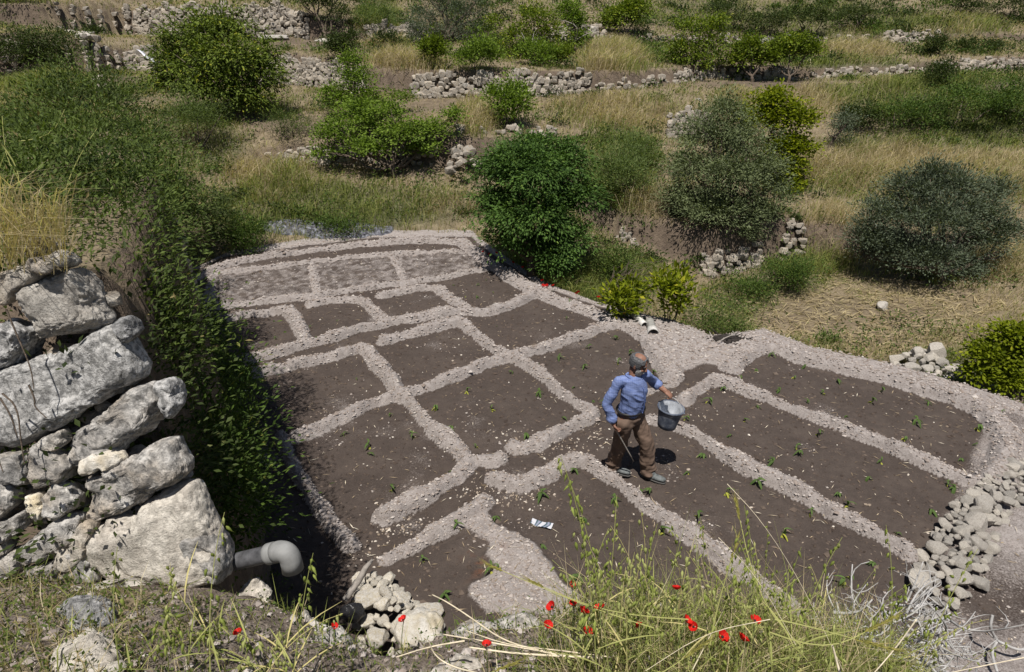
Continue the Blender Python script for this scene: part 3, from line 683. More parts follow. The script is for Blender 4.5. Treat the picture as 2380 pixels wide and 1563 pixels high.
def build_stones():
    wall_end()
    boulder('pale rough limestone boulder against the foot of the wall end', ZB([(560, 1010), (700, 930), (850, 895), (1010, 755), (1150, 685), (1290, 715), (1345, 900), (1330, 1010), (1150, 1115), (850, 1070)]), 2.35, .22, 201, 'lime_white')
    boulder('dark grey boulder in the weeds at bottom left', ZB([(395, 1320), (420, 1120), (480, 1045), (640, 1015), (760, 1055), (850, 1170), (905, 1340), (700, 1390), (600, 1350)]), 2.6, .17, 202, 'lime_dark')
    boulder('white boulder below the grey pipe', ZB([(1640, 1010), (1740, 910), (1790, 895), (1882, 985), (1865, 1095), (1760, 1155), (1690, 1125), (1600, 1060)]), 2.2, .13, 203, 'lime_white')
    boulder('broad pale rock at the bottom edge below the dark boulder', ZB([(300, 1560), (350, 1400), (640, 1250), (800, 1320), (880, 1450), (760, 1600), (500, 1640)]), 2.75, .16, 204, 'lime_white')
    boulder('small pale rock beside the pit under the pipe', ZB([(2060, 1200), (2110, 1125), (2195, 1225), (2110, 1270)]), 2.2, .06, 205, 'lime_white', sub=3)
    boulder('angular pale rock beside the red poppy above the pit', ZB([(2165, 1290), (2310, 1240), (2320, 1390), (2200, 1400)]), 2.2, .08, 206, 'lime', sub=3)
    boulder('flat pale rock on top of the wall end under straw', Z4([(145, 165), (230, 95), (410, 100), (455, 160), (380, 205), (180, 215)]), 3.95, .1, 207, 'lime_white')
    boulder('grey slab behind the straw on the wall end', Z4([(190, 270), (330, 225), (520, 205), (560, 260), (400, 300), (200, 330)]), 3.95, .1, 208, 'lime', sub=3)
    boulder('white rock at the bottom edge in dry weeds', ZB([(600, 1553), (760, 1480), (860, 1460), (900, 1500), (850, 1600), (640, 1640)]), 2.75, .08, 209, 'lime_white', sub=3)
    boulder('grey slab among dead stalks at the bottom centre', [(1040, 1475), (1140, 1440), (1260, 1445), (1290, 1500), (1200, 1530), (1060, 1520)], 2.1, .08, 210, 'lime', sub=3)
    boulder('pale stone among straw at the bottom edge under the twigs', [(990, 1570), (1060, 1525), (1130, 1540), (1150, 1590), (1050, 1620)], 2.3, .07, 211, 'lime_white', sub=3)
    boulder('dusty grey stone between poppies and twigs', [(1450, 1500), (1530, 1480), (1580, 1520), (1540, 1560), (1470, 1550)], 2.1, .07, 212, 'lime', sub=3)
    boulder('dark earthy rock on the rim left of the stone heap', [(670, 1475), (720, 1440), (790, 1460), (830, 1510), (780, 1550), (690, 1540)], 2.15, .1, 213, 'lime', sub=3)
    # heaps
    h = heap('heap of pale yellowish stones at the garden corner below the pipe', [(835, 1318), (905, 1322), (955, 1375), (1010, 1405), (1030, 1450), (985, 1490), (900, 1540), (850, 1520), (826, 1440), (815, 1380)], .05, .38, .15, 21, 'heap', n=110)
    o = outline_stone([(925, 1430), (985, 1410), (1025, 1440), (1035, 1490), (1000, 1520), (930, 1510), (915, 1470)], .2, 301, 'heap', 3, .02, at=lambda u, v: PD(u, v, 5.35), parent=h)
    heap('tumbled limestone rocks between the long beds and the path', [(2285, 1095), (2330, 1065), (2400, 1060), (2400, 1140), (2345, 1190), (2310, 1250), (2300, 1330), (2220, 1410), (2150, 1440), (2125, 1330), (2165, 1240), (2225, 1160)], .0, .15, .17, 22, 'lime_white', 'rocks', 2, 190)
    heap('patch of white stones beyond the outer ridge in the field', [(2070, 825), (2150, 812), (2215, 840), (2225, 875), (2150, 872), (2090, 860)], -.72, -.5, .2, 23, 'lime_white', sub=1, n=40)
    heap('rubble of the slipped wall right of the apricot tree', [(1030, 395), (1060, 340), (1120, 318), (1135, 345), (1110, 385), (1060, 400)], 1.0, 1.45, .22, 24, 'rubble', sub=1, n=70)
    # terrace walls across the valley side
    terrace_wall('upper dry stone wall behind the large dark green tree', 7, 320, 720, 1.0, .24, 31)
    terrace_wall('dry stone wall at the right of the large dark green tree', 5, 590, 850, 1.0, .21, 32, .85)
    terrace_wall('low mossy stone wall left of the large dark green tree', 5, 190, 380, 1.0, .24, 33)
    terrace_wall('stone wall under the bushes in the middle of the slope', 5, 960, 1290, 1.0, .24, 34, .85, .35)
    terrace_wall('short pile-like stretch of wall beside the dry grass mound', 5, 1290, 1370, 1.1, .2, 35, .9, .3)
    terrace_wall('half buried stone wall behind the citrus trees', 5, 1560, 1850, .9, .2, 36, .8, .5)
    terrace_wall('stone terrace wall below the olive tree in the shade', 1, 1625, 1765, .9, .19, 37, .6, .4)
    terrace_wall('broken stone wall right of the olive tree above the field', 1, 1810, 1865, 1.1, .18, 38, .8, .5)
    terrace_wall('collapsed stones of a low wall far right on the slope', 5, 2170, 2380, 1.0, .22, 39, .8, .35)
    terrace_wall('stones of the broken terrace wall at the foot of the green shrub', 1, 860, 1010, .8, .2, 40, .7, .5)
    terrace_wall('grey rubble wall left of the tall dry bank below the path', 3, 1545, 1650, 1.0, .2, 41, .9, .3)
    terrace_wall('far stone wall above the olive thicket at the top edge', 7, 850, 1000, 1.8, .24, 42, 1.0, .3)
    terrace_wall('scattered wall stones on the far slope at upper right', 7, 2050, 2180, 1.3, .24, 43, 1.0, .4)
    terrace_wall('pale tumbled wall at the top edge above the central tree', 7, 1230, 1420, 2.0, .24, 44, 1.0, .5)
    terrace_wall('row of half buried stones left of the open fruit tree', 1, 620, 850, .9, .2, 45, .8, .45)
    terrace_wall('stones edging the straw bank below the path in the middle', 3, 1060, 1300, .7, .2, 46, .6, .55)
    terrace_wall('stones under the dry grass mound right of centre', 5, 1380, 1550, .8, .2, 47, .8, .65)
    terrace_wall('stony bank between the citrus terrace and the right slope', 5, 1870, 2150, .9, .2, 48, .8, .7)
    terrace_wall('stones showing through the far bank above the citrus trees', 7, 1480, 1720, 1.0, .24, 49, .9, .75)
    terrace_wall('long line of stones on the far bank at upper right', 7, 1760, 2040, 1.0, .24, 50, .9, .7)
    terrace_wall('stones in the dark bank at the upper left', 5, 20, 170, .8, .24, 51, .9, .55)
    terrace_wall('pale stones in the grassy bank right of the chinaberry', 1, 1430, 1480, .8, .17, 52, .6, .5)
    terrace_wall('upper left wall stones behind the pale outcrops', 7, 120, 310, 1.1, .24, 53, 1.0, .35)
    # the tall shaded wall left of the garden, seen between the shrubs
    rng = random.Random(55); w = thing('stone_wall', 'tall shaded dry stone wall left of the garden between shrubs', 'stone wall', (-7.0, 13.0, 0)); w['kind'] = 'thing'
    pl = smooth_poly(LWALL, 1); spots = []
    for s in range(900):
        y = rng.uniform(9.5, 19.5); x = float(np.interp(y, [p[1] for p in pl], [p[0] for p in pl])); z0 = float(Hg(np.array(x + .6), np.array(y)))
        z = z0 + rng.uniform(.05, 2.3); xx = x + .02 - .10 * (z - z0); q = (xx, y, z)
        if all((q[1] - r[1]) ** 2 + (q[2] - r[2]) ** 2 > .055 for r in spots): spots.append(q)
    for q in spots[:290]: add_stone(w, 'rubble', np.array(q) - np.array(w.location), (rng.uniform(.14, .2), rng.uniform(.15, .22), rng.uniform(.11, .15)), rng, 1)
    # outcrops and single boulders on the slope
    for (label, u, v, d, sx, sz, sd) in [
        ('large pale rock outcrop at the upper left of the slope', 200, 68, 31, .75, .42, 61), ('smaller pale outcrop beside the large one at upper left', 160, 75, 30.5, .5, .35, 62),
        ('whitish ledge rock above the middle stone wall', 640, 82, 32.6, .9, .25, 63), ('long whitish ledge rock above the right end of the wall', 760, 86, 32.6, .8, .22, 64),
        ('pale rock face beside the upper citrus bush', 1375, 62, 36, .42, .5, 65), ('pinkish rock on the slope above the citrus trees', 1775, 76, 36, .4, .3, 66),
        ('rounded grey stone at the foot of the central wall', 1085, 228, 26, .24, .2, 67), ('white boulder in the grass behind the burnt heap', 1703, 752, 12.2, .24, .2, 68),
        ('white stone below the left end of the mossy wall', 213, 172, 27.5, .42, .28, 69), ('grey stone lying in the grass of the lower field', 2056, 688, 14.4, .2, .16, 70),
        ('white stone at the foot of the wall near the blue scrap', 818, 212, 26.5, .16, .12, 71), ('white round stone on the straw terrace in the middle', 1624, 233, 26, .14, .11, 72)]:
        p = PD(u, v, d); z = float(Hg(np.array(p[0]), np.array(p[1]))); vv, ff = rock_geo(sd, 3, (1, .8, .8), 9, .08)
        o = link('boulder', mesh_np('boulder', vv, ff, MAT['lime_white'], True), None, (p[0], p[1], max(z, p[2] - .5) + sz * .2), (0, 0, sd), (sx, sx * .8, sz)); tag(o, label, 'boulder')
build_stones()
# ------------------------------------------------------------------ foliage builders
def unit(a): return a / (np.linalg.norm(a, axis=-1)[..., None] + 1e-9)
def leaf_quads(c, d, n, length, width):
    """rhombic leaves: centres c, long axes d, normals n"""
    d = unit(d); s = unit(np.cross(d, n)); L = np.asarray(length)[:, None]; Wd = np.asarray(width)[:, None]
    nn = unit(np.cross(s, d))
    V = np.stack([c - d * L * .5, c + s * Wd * .5 + nn * Wd * .12, c + d * L * .5, c - s * Wd * .5 + nn * Wd * .12], 1)
    return V.reshape(-1, 3), np.arange(len(c) * 4).reshape(-1, 4)
def crown_mesh(name, lobes, n, length, width, mat, seed, clump=.16, per=14, droop=.25, shell=(.5, 1.02), tip=.0, squash=1.0, upright=.0):
    """leaves in clumps through the outer part of a set of ellipsoid lobes [(centre, radii)]"""
    rs = np.random.RandomState(seed); lobes = [(np.array(c, float), np.array(r, float)) for c, r in lobes]
    area = np.array([(r[0] * r[1] + r[1] * r[2] + r[0] * r[2]) for _, r in lobes]); area /= area.sum()
    nc = max(4, n // per); li = rs.choice(len(lobes), nc, p=area)
    cen = np.array([l[0] for l in lobes])[li]; rad = np.array([l[1] for l in lobes])[li]
    dv = unit(rs.normal(size=(nc, 3))); dv[:, 2] = np.where(dv[:, 2] < -.35, -dv[:, 2] * .6, dv[:, 2])
    q = rs.uniform(0, 1, nc) ** .6 * (shell[1] - shell[0]) + shell[0]
    spray = rs.uniform(size=nc) < .12; q = np.where(spray, rs.uniform(1.0, 1.28, nc), q)
    wob = 1 + .42 * vnoise3(*(cen * 1.3 + dv * 1.9).T, seed) + .16 * vnoise3(*(cen + dv * 5).T, seed + 1)
    pc = cen + dv * rad * (q * wob)[:, None]
    hole = vnoise3(*(pc * 1.7 / max(.5, float(rad.mean())) + 5).T, seed + 9) < -.38; pc[hole] = (cen + dv * rad * (.45 * wob)[:, None])[hole]
    ct = rs.uniform(-.25, .25, nc)
    k = np.repeat(np.arange(nc), per); N = len(k)
    cl = clump * rs.uniform(.6, 1.3, nc) * np.where(spray, .7, 1)
    off = rs.normal(size=(N, 3)) * cl[k][:, None] * np.array([1, 1, .6 * squash])
    c = pc[k] + off
    out = unit(unit(dv)[k] + .9 * unit(off) + np.array([0, 0, upright - droop]) + .4 * rs.normal(size=(N, 3)))
    nr = unit(.42 * rs.normal(size=(N, 3)) + np.array([0, 0, 1.0]) + .35 * dv[k])
    V, F = leaf_quads(c, out, nr, length * rs.uniform(.65, 1.25, N), width * rs.uniform(.7, 1.2, N))
    t = np.clip(.42 + ct[k] + rs.normal(size=N) * .11 + (rs.uniform(size=N) < tip) * .5, 0, 1)
    return mesh_np(name, V, F, mat, False, {'tint': np.repeat(t, 4)})
def bent(a, b, rs, wob=.08, n=5):
    a, b = np.asarray(a, float), np.asarray(b, float); L = np.linalg.norm(b - a); t = np.linspace(0, 1, n)[:, None]
    m = rs.normal(size=3) * wob * L
    return a + (b - a) * t + m * (np.sin(t * math.pi)) + np.array([0, 0, -.06 * L]) * np.sin(t * math.pi)
def tree(name, label, base, lobes, n, leaf, mat, seed, trunk_r=.09, split=.35, bark='bark', cat='tree', limbs=None, clump=.16, per=14, tip=.0, droop=.25, extra_bare=0, shell=(.5, 1.02), upright=0., lean=(0, 0)):
    """lobes in metres relative to the base"""
    rs = np.random.RandomState(seed + 5); t = thing(name, label, cat, base)
    g = Geo(); H = max(l[0][2] for l in lobes); fork = np.array([lean[0] * H * .3, lean[1] * H * .3, H * split])
    add_tube(g, bent((0, 0, -.25), fork, rs, .05, 5), np.linspace(trunk_r * 1.25, trunk_r * .8, 5), 8)
    for i, (c, r) in enumerate(lobes):
        c = np.array(c, float); mid = fork + (c - fork) * .55 + rs.normal(size=3) * .08
        add_tube(g, np.vstack([bent(fork * .96, mid, rs, .1, 4)[:-1], bent(mid, c + np.array([0, 0, r[2] * .3]), rs, .1, 4)]), np.linspace(trunk_r * .62, trunk_r * .14, 7), 6)
        for j in range(3):
            e = c + unit(rs.normal(size=3)) * np.array(r) * .8
            add_tube(g, bent(mid, e, rs, .1, 4), np.linspace(trunk_r * .3, trunk_r * .06, 4), 5)
    link('trunk', g.mesh('trunk', MAT[bark]), t)
    for j in range(extra_bare):
        gb = Geo(); a = rs.uniform(0, 6.28); e = fork + np.array([math.cos(a) * H * .5, math.sin(a) * H * .3, H * rs.uniform(.2, .5)])
        p = bent(fork, e, rs, .15, 6); add_tube(gb, p, np.linspace(trunk_r * .4, trunk_r * .1, 6), 5)
        link('bare_branch', gb.mesh('bare_branch', MAT['deadwood']), t)
    link('crown', crown_mesh('crown', lobes, n, leaf[0], leaf[1], MAT[mat], seed, clump, per, droop, shell, tip, 1.0, upright), t)
    return t
def shrub(label, c, r, n, leaf, mat, seed, lobes=6, name='shrub', cat='shrub', clump=.12, per=12, tip=.05, droop=.1, upright=.2, stems=True, spread=.55):
    rs = np.random.RandomState(seed); r = np.array(r, float); t = thing(name, label, cat, c)
    L = [((0, 0, r[2] * .55), r * .72)]
    for i in range(lobes):
        a = i / lobes * 6.28 + rs.uniform(-.4, .4); q = rs.uniform(.45, .8)
        L.append(((math.cos(a) * r[0] * q, math.sin(a) * r[1] * q, r[2] * rs.uniform(.25, .85)), r * rs.uniform(.35, .55)))
    if stems:
        g = Geo()
        for i in range(5):
            e = np.array(L[i % len(L)][0]) + rs.normal(size=3) * .1 * r
            add_tube(g, bent((rs.uniform(-.1, .1) * r[0], rs.uniform(-.1, .1) * r[1], -.15), e, rs, .1, 4), np.linspace(.035, .008, 4) * max(.5, r[0]), 5)
        link('stem', g.mesh('stem', MAT['bark']), t)
    link('foliage', crown_mesh('foliage', L, n, leaf[0], leaf[1], MAT[mat], seed, clump, per, droop, (.45, 1.05), tip, 1.0, upright), t)
    return t
def blades_mesh(name, base, h, w, lean, mat, rs, tint, curve=.5):
    """grass blades as bent tapering strips"""
    N = len(base); yaw = rs.uniform(0, 6.28, N); s = np.stack([np.cos(yaw), np.sin(yaw), 0 * yaw], 1); h = np.asarray(h); w = np.asarray(w)
    if lean.ndim == 1: lean = lean[None, :]
    d = lean * h[:, None]
    mid = base + np.stack([0 * h, 0 * h, h * .55], 1) + d * .3; top = base + np.stack([0 * h, 0 * h, h * (1 - .25 * np.linalg.norm(lean, axis=1))], 1) + d * (.6 + curve)
    V = np.stack([base - s * w[:, None] * .5, base + s * w[:, None] * .5, mid + s * w[:, None] * .38, mid - s * w[:, None] * .38, top], 1).reshape(-1, 3)
    i = np.arange(N) * 5
    return mesh_np(name, V, [np.stack([i, i + 1, i + 2, i + 3], 1), np.stack([i + 3, i + 2, i + 4], 1)], mat, False, {'tint': np.repeat(tint, 5)})

MAT['bark'] = plain('bark', (.11, .085, .065, 1), .9, .2, (30, .8, .02), .35, 12)
MAT['deadwood'] = plain('deadwood', (.27, .245, .22, 1), .85, .2, (40, .6, .01), .3, 14)
MAT['walnut'] = leaf_material('leaves_dark_tree', (.016, .03, .006, 1), (.14, .185, .03, 1), (.26, .27, .03, 1), .25)
MAT['apricot'] = leaf_material('leaves_apricot', (.035, .065, .01, 1), (.17, .245, .035, 1), (.16, .22, .03, 1), .35)
MAT['china'] = leaf_material('leaves_chinaberry', (.010, .028, .006, 1), (.09, .16, .035, 1), (.17, .25, .05, 1), .3)
MAT['olive'] = leaf_material('leaves_olive', (.035, .048, .022, 1), (.155, .185, .085, 1), (.16, .18, .11, 1), .2)
MAT['grey'] = leaf_material('leaves_grey', (.026, .035, .024, 1), (.115, .14, .085, 1), (.15, .17, .13, 1), .2)
MAT['yellow'] = leaf_material('leaves_yellowgreen', (.05, .075, .006, 1), (.20, .235, .012, 1), (.38, .36, .03, 1), .4)
MAT['citrus'] = leaf_material('leaves_citrus', (.045, .07, .01, 1), (.15, .20, .02, 1), (.26, .27, .03, 1), .3)
MAT['herb'] = leaf_material('leaves_herb', (.016, .03, .008, 1), (.105, .145, .034, 1), (.22, .18, .08, 1), .3)
MAT['lush'] = leaf_material('leaves_lush', (.014, .03, .007, 1), (.085, .135, .026, 1), (.2, .21, .05, 1), .3)
MAT['bramble'] = leaf_material('leaves_bramble', (.013, .023, .007, 1), (.065, .088, .025, 1), (.13, .14, .05, 1), .25)
MAT['feather'] = leaf_material('leaves_feathery', (.05, .075, .022, 1), (.14, .185, .06, 1), (.25, .25, .10, 1), .4)
MAT['drygrass'] = leaf_material('dry_grass', (.21, .155, .088, 1), (.53, .44, .275, 1), (.72, .64, .46, 1), .45, .7, .2)
MAT['greengrass'] = leaf_material('green_grass', (.08, .10, .025, 1), (.27, .30, .085, 1), (.50, .46, .18, 1), .4, .6, .25)

def gz(x, y): return float(Hg(np.array(float(x)), np.array(float(y))))
def stand(u, v, z0):
    """point of a sight line on the hillside"""
    p = P(u, v, z0)
    for _ in range(25): p = P(u, v, .5 * p[2] + .5 * min(4.6, gz(p[0], p[1])))
    return p
def at_depth(u, v, d):
    p = PD(u, v, d); return np.array([p[0], p[1], gz(p[0], p[1])])
def px(d): return d / FPX                                   # metres per survey pixel at depth d
def lobes_px(base, d, spec):
    """lobes given as (u, v, radius_u, radius_v[, shift in depth]) around a thing at depth d"""
    L = []
    for s in spec:
        u, v, ru, rv = s[:4]; p = PD(u, v, d + (s[4] if len(s) > 4 else 0)); k = px(d)
        L.append((tuple(p - np.asarray(base)), (ru * k, (ru + rv) * .5 * k, rv * k * 1.03)))
    return L

def build_trees():
    d = 22.5; b = at_depth(560, 280, d)
    tree('broadleaf_tree', 'large dark green broadleaf tree on the terrace at upper left', b, lobes_px(b, d, [(470, 110, 80, 70), (520, 75, 80, 55, .3), (440, 175, 75, 60, -.4), (540, 160, 80, 65, -.5), (600, 190, 60, 55), (500, 215, 80, 45, -.7), (400, 140, 40, 50), (620, 135, 35, 40, .4), (590, 240, 50, 25, -.4), (385, 195, 35, 35, -.2)]),
         24000, (.15, .06), 'walnut', 1, .16, .25, clump=.2, per=12, tip=.10, droop=.6)
    d = 20.0; b = at_depth(915, 432, d)
    tree('apricot_tree', 'open bright green fruit tree with forked trunk behind the garden', b, lobes_px(b, d, [(775, 315, 50, 38), (850, 290, 60, 40, .5), (935, 315, 60, 35, -.4), (855, 345, 60, 25, -.5), (1005, 310, 50, 32, .3), (1055, 272, 28, 22, .3), (755, 360, 35, 22, -.2), (830, 255, 45, 25, .6), (985, 345, 40, 18), (900, 262, 40, 25)]),
         13500, (.085, .065), 'apricot', 2, .085, .16, clump=.15, per=13, tip=.03, shell=(.2, 1.1))
    d = 23; b = at_depth(835, 300, d)
    tree('almond_tree', 'upright green tree behind the open fruit tree', b, lobes_px(b, d, [(830, 190, 45, 40), (800, 240, 45, 35), (850, 240, 45, 40), (820, 150, 30, 30), (770, 220, 25, 25), (930, 230, 35, 20, .6)]), 7500, (.09, .06), 'apricot', 3, .07, .2, clump=.14, per=13, tip=.04)
    d = 14.6; b = at_depth(1235, 660, d)
    tree('chinaberry_tree', 'dense rounded dark green tree at the far garden corner', b, lobes_px(b, d, [(1240, 350, 80, 45, .2), (1170, 400, 65, 55), (1310, 390, 65, 55), (1240, 420, 95, 70, -.5), (1150, 480, 55, 60), (1330, 470, 60, 60), (1230, 510, 100, 60, -.6), (1200, 560, 70, 40, -.3), (1310, 560, 60, 45, -.2), (1290, 610, 45, 40, -.5)]),
         44000, (.095, .04), 'china', 4, .11, .15, clump=.13, per=20, tip=.05, droop=.6, shell=(.7, 1.1))
    d = 16.6; b = at_depth(1690, 560, d)
    tree('olive_tree', 'tall grey-green olive tree above the stone terrace wall', b, lobes_px(b, d, [(1690, 260, 50, 40), (1640, 320, 65, 60), (1720, 340, 65, 70), (1600, 400, 60, 60), (1690, 420, 90, 75, -.4), (1770, 400, 50, 60), (1580, 470, 50, 45), (1660, 500, 80, 50, -.4), (1760, 490, 60, 50), (1720, 540, 50, 30), (1800, 440, 25, 40)]),
         44000, (.085, .028), 'olive', 5, .10, .1, clump=.14, per=18, tip=.10, droop=.2, shell=(.25, 1.03))
    d = 19.5; b = at_depth(1830, 470, d)
    tree('young_tree', 'bright yellow-green leafy tree behind the olive', b, lobes_px(b, d, [(1795, 240, 52, 38), (1840, 285, 52, 45), (1770, 285, 48, 45), (1855, 345, 45, 35), (1815, 350, 45, 40), (1825, 395, 45, 38), (1830, 435, 40, 28)]), 11000, (.10, .075), 'yellow', 6, .06, .1, clump=.15, per=12, tip=.1)
    d = 15.6; b = at_depth(2180, 665, d)
    tree('grey_olive_bush', 'broad blue-grey olive bush in the lower field', b, lobes_px(b, d, [(2170, 405, 40, 35), (2120, 450, 70, 55), (2020, 560, 50, 50), (2330, 540, 55, 50), (2210, 440, 70, 60), (2060, 510, 60, 55), (2170, 520, 100, 70, -.4), (2270, 500, 60, 60), (2050, 580, 55, 45), (2160, 600, 90, 45, -.5), (2280, 570, 50, 50), (2310, 450, 40, 45, .4), (2240, 630, 50, 30)]),
         44000, (.085, .028), 'grey', 7, .10, .08, clump=.15, per=18, tip=.08, droop=0, upright=.2, shell=(.25, 1.05))
    d = 29.5
    for (lab, u, v, spec, sd) in [('bushy citrus tree, the left one of three on the brown terrace', 1615, 190, [(1610, 70, 50, 40), (1580, 120, 40, 40), (1650, 110, 45, 45), (1610, 150, 60, 35), (1665, 60, 30, 25)], 8),
                                  ('small round citrus tree, the middle one of three on the brown terrace', 1745, 198, [(1745, 115, 40, 25), (1715, 140, 28, 25), (1775, 140, 28, 25)], 9),
                                  ('spreading citrus tree with forked trunk, the right one of three', 1833, 194, [(1840, 105, 45, 28), (1810, 130, 30, 22), (1880, 120, 35, 25)], 10)]:
        b = at_depth(u, v, d); tree('citrus_tree', lab, b, lobes_px(b, d, spec), 5200, (.12, .08), 'citrus', sd, .075, .18, clump=.17, per=12, tip=.08, cat='tree')
    d = 29; b = at_depth(1240, 165, d)
    tree('fruit_tree', 'half bare olive-green fruit tree in the middle of the slope', b, lobes_px(b, d, [(1240, 50, 45, 40), (1200, 90, 50, 35), (1280, 80, 40, 35), (1250, 120, 55, 30), (1180, 130, 40, 25), (1150, 60, 25, 25, .4)]), 7500, (.11, .07), 'citrus', 11, .09, .3, clump=.18, per=10, tip=.12, extra_bare=5)
    d = 31; b = at_depth(1335, 130, d)
    tree('fruit_tree', 'darker green tree right of the half bare one', b, lobes_px(b, d, [(1330, 50, 35, 35), (1345, 90, 30, 25), (1320, 20, 25, 20)]), 3200, (.12, .08), 'apricot', 12, .08, .3, clump=.18, per=10, extra_bare=2)
    d = 33; b = at_depth(1040, 118, d)
    tree('olive_tree', 'wide dark olive thicket at the top of the slope', b, lobes_px(b, d, [(1040, 20, 60, 45), (990, 50, 50, 40), (1090, 40, 50, 45), (1040, 80, 75, 30, -.4), (1010, -20, 50, 40), (1110, 0, 40, 40)]), 15000, (.12, .03), 'grey', 13, .15, .1, clump=.25, per=16)
    d = 37; b = at_depth(1450, 92, d)
    tree('citrus_tree', 'round citrus bush near the top edge above the dry grass', b, lobes_px(b, d, [(1450, 40, 45, 35), (1480, 20, 35, 30), (1420, 55, 30, 25)]), 4200, (.15, .1), 'citrus', 14, .08, .15, clump=.22, per=10, tip=.08)
    d = 33; b = at_depth(755, 75, d)
    tree('evergreen_tree', 'dark evergreen tree at the top edge beside the upper wall', b, lobes_px(b, d, [(740, 5, 45, 35), (790, 35, 40, 25), (770, -20, 50, 30), (715, -5, 25, 25)]), 6500, (.12, .05), 'bramble', 15, .12, .15, clump=.2, per=14)
    # bare little tree in the field
    t = thing('bare_tree', 'thin dark bare tree leaning at the edge of the tall grass', 'tree', at_depth(1922, 352, 22.5)); rs = np.random.RandomState(3)
    g = Geo(); add_tube(g, [(0, 0, -.2), (.05, 0, .4), (.25, 0, .8), (.5, 0, 1.1)], [.05, .045, .035, .02], 6); link('trunk', g.mesh('trunk', MAT['bark']), t)
    for i in range(7):
        g = Geo(); s = np.array([.05 + .06 * i, 0, .5 + .09 * i]); add_tube(g, bent(s, s + np.array([rs.uniform(-.3, .7), rs.uniform(-.3, .3), rs.uniform(.2, .6)]), rs, .15, 5), np.linspace(.02, .005, 5), 4); link('branch', g.mesh('branch', MAT['bark']), t)
    link('crown', crown_mesh('crown', [((.4, 0, 1.25), (.55, .4, .35))], 900, .07, .04, MAT['grey'], 77, .12, 10), t)

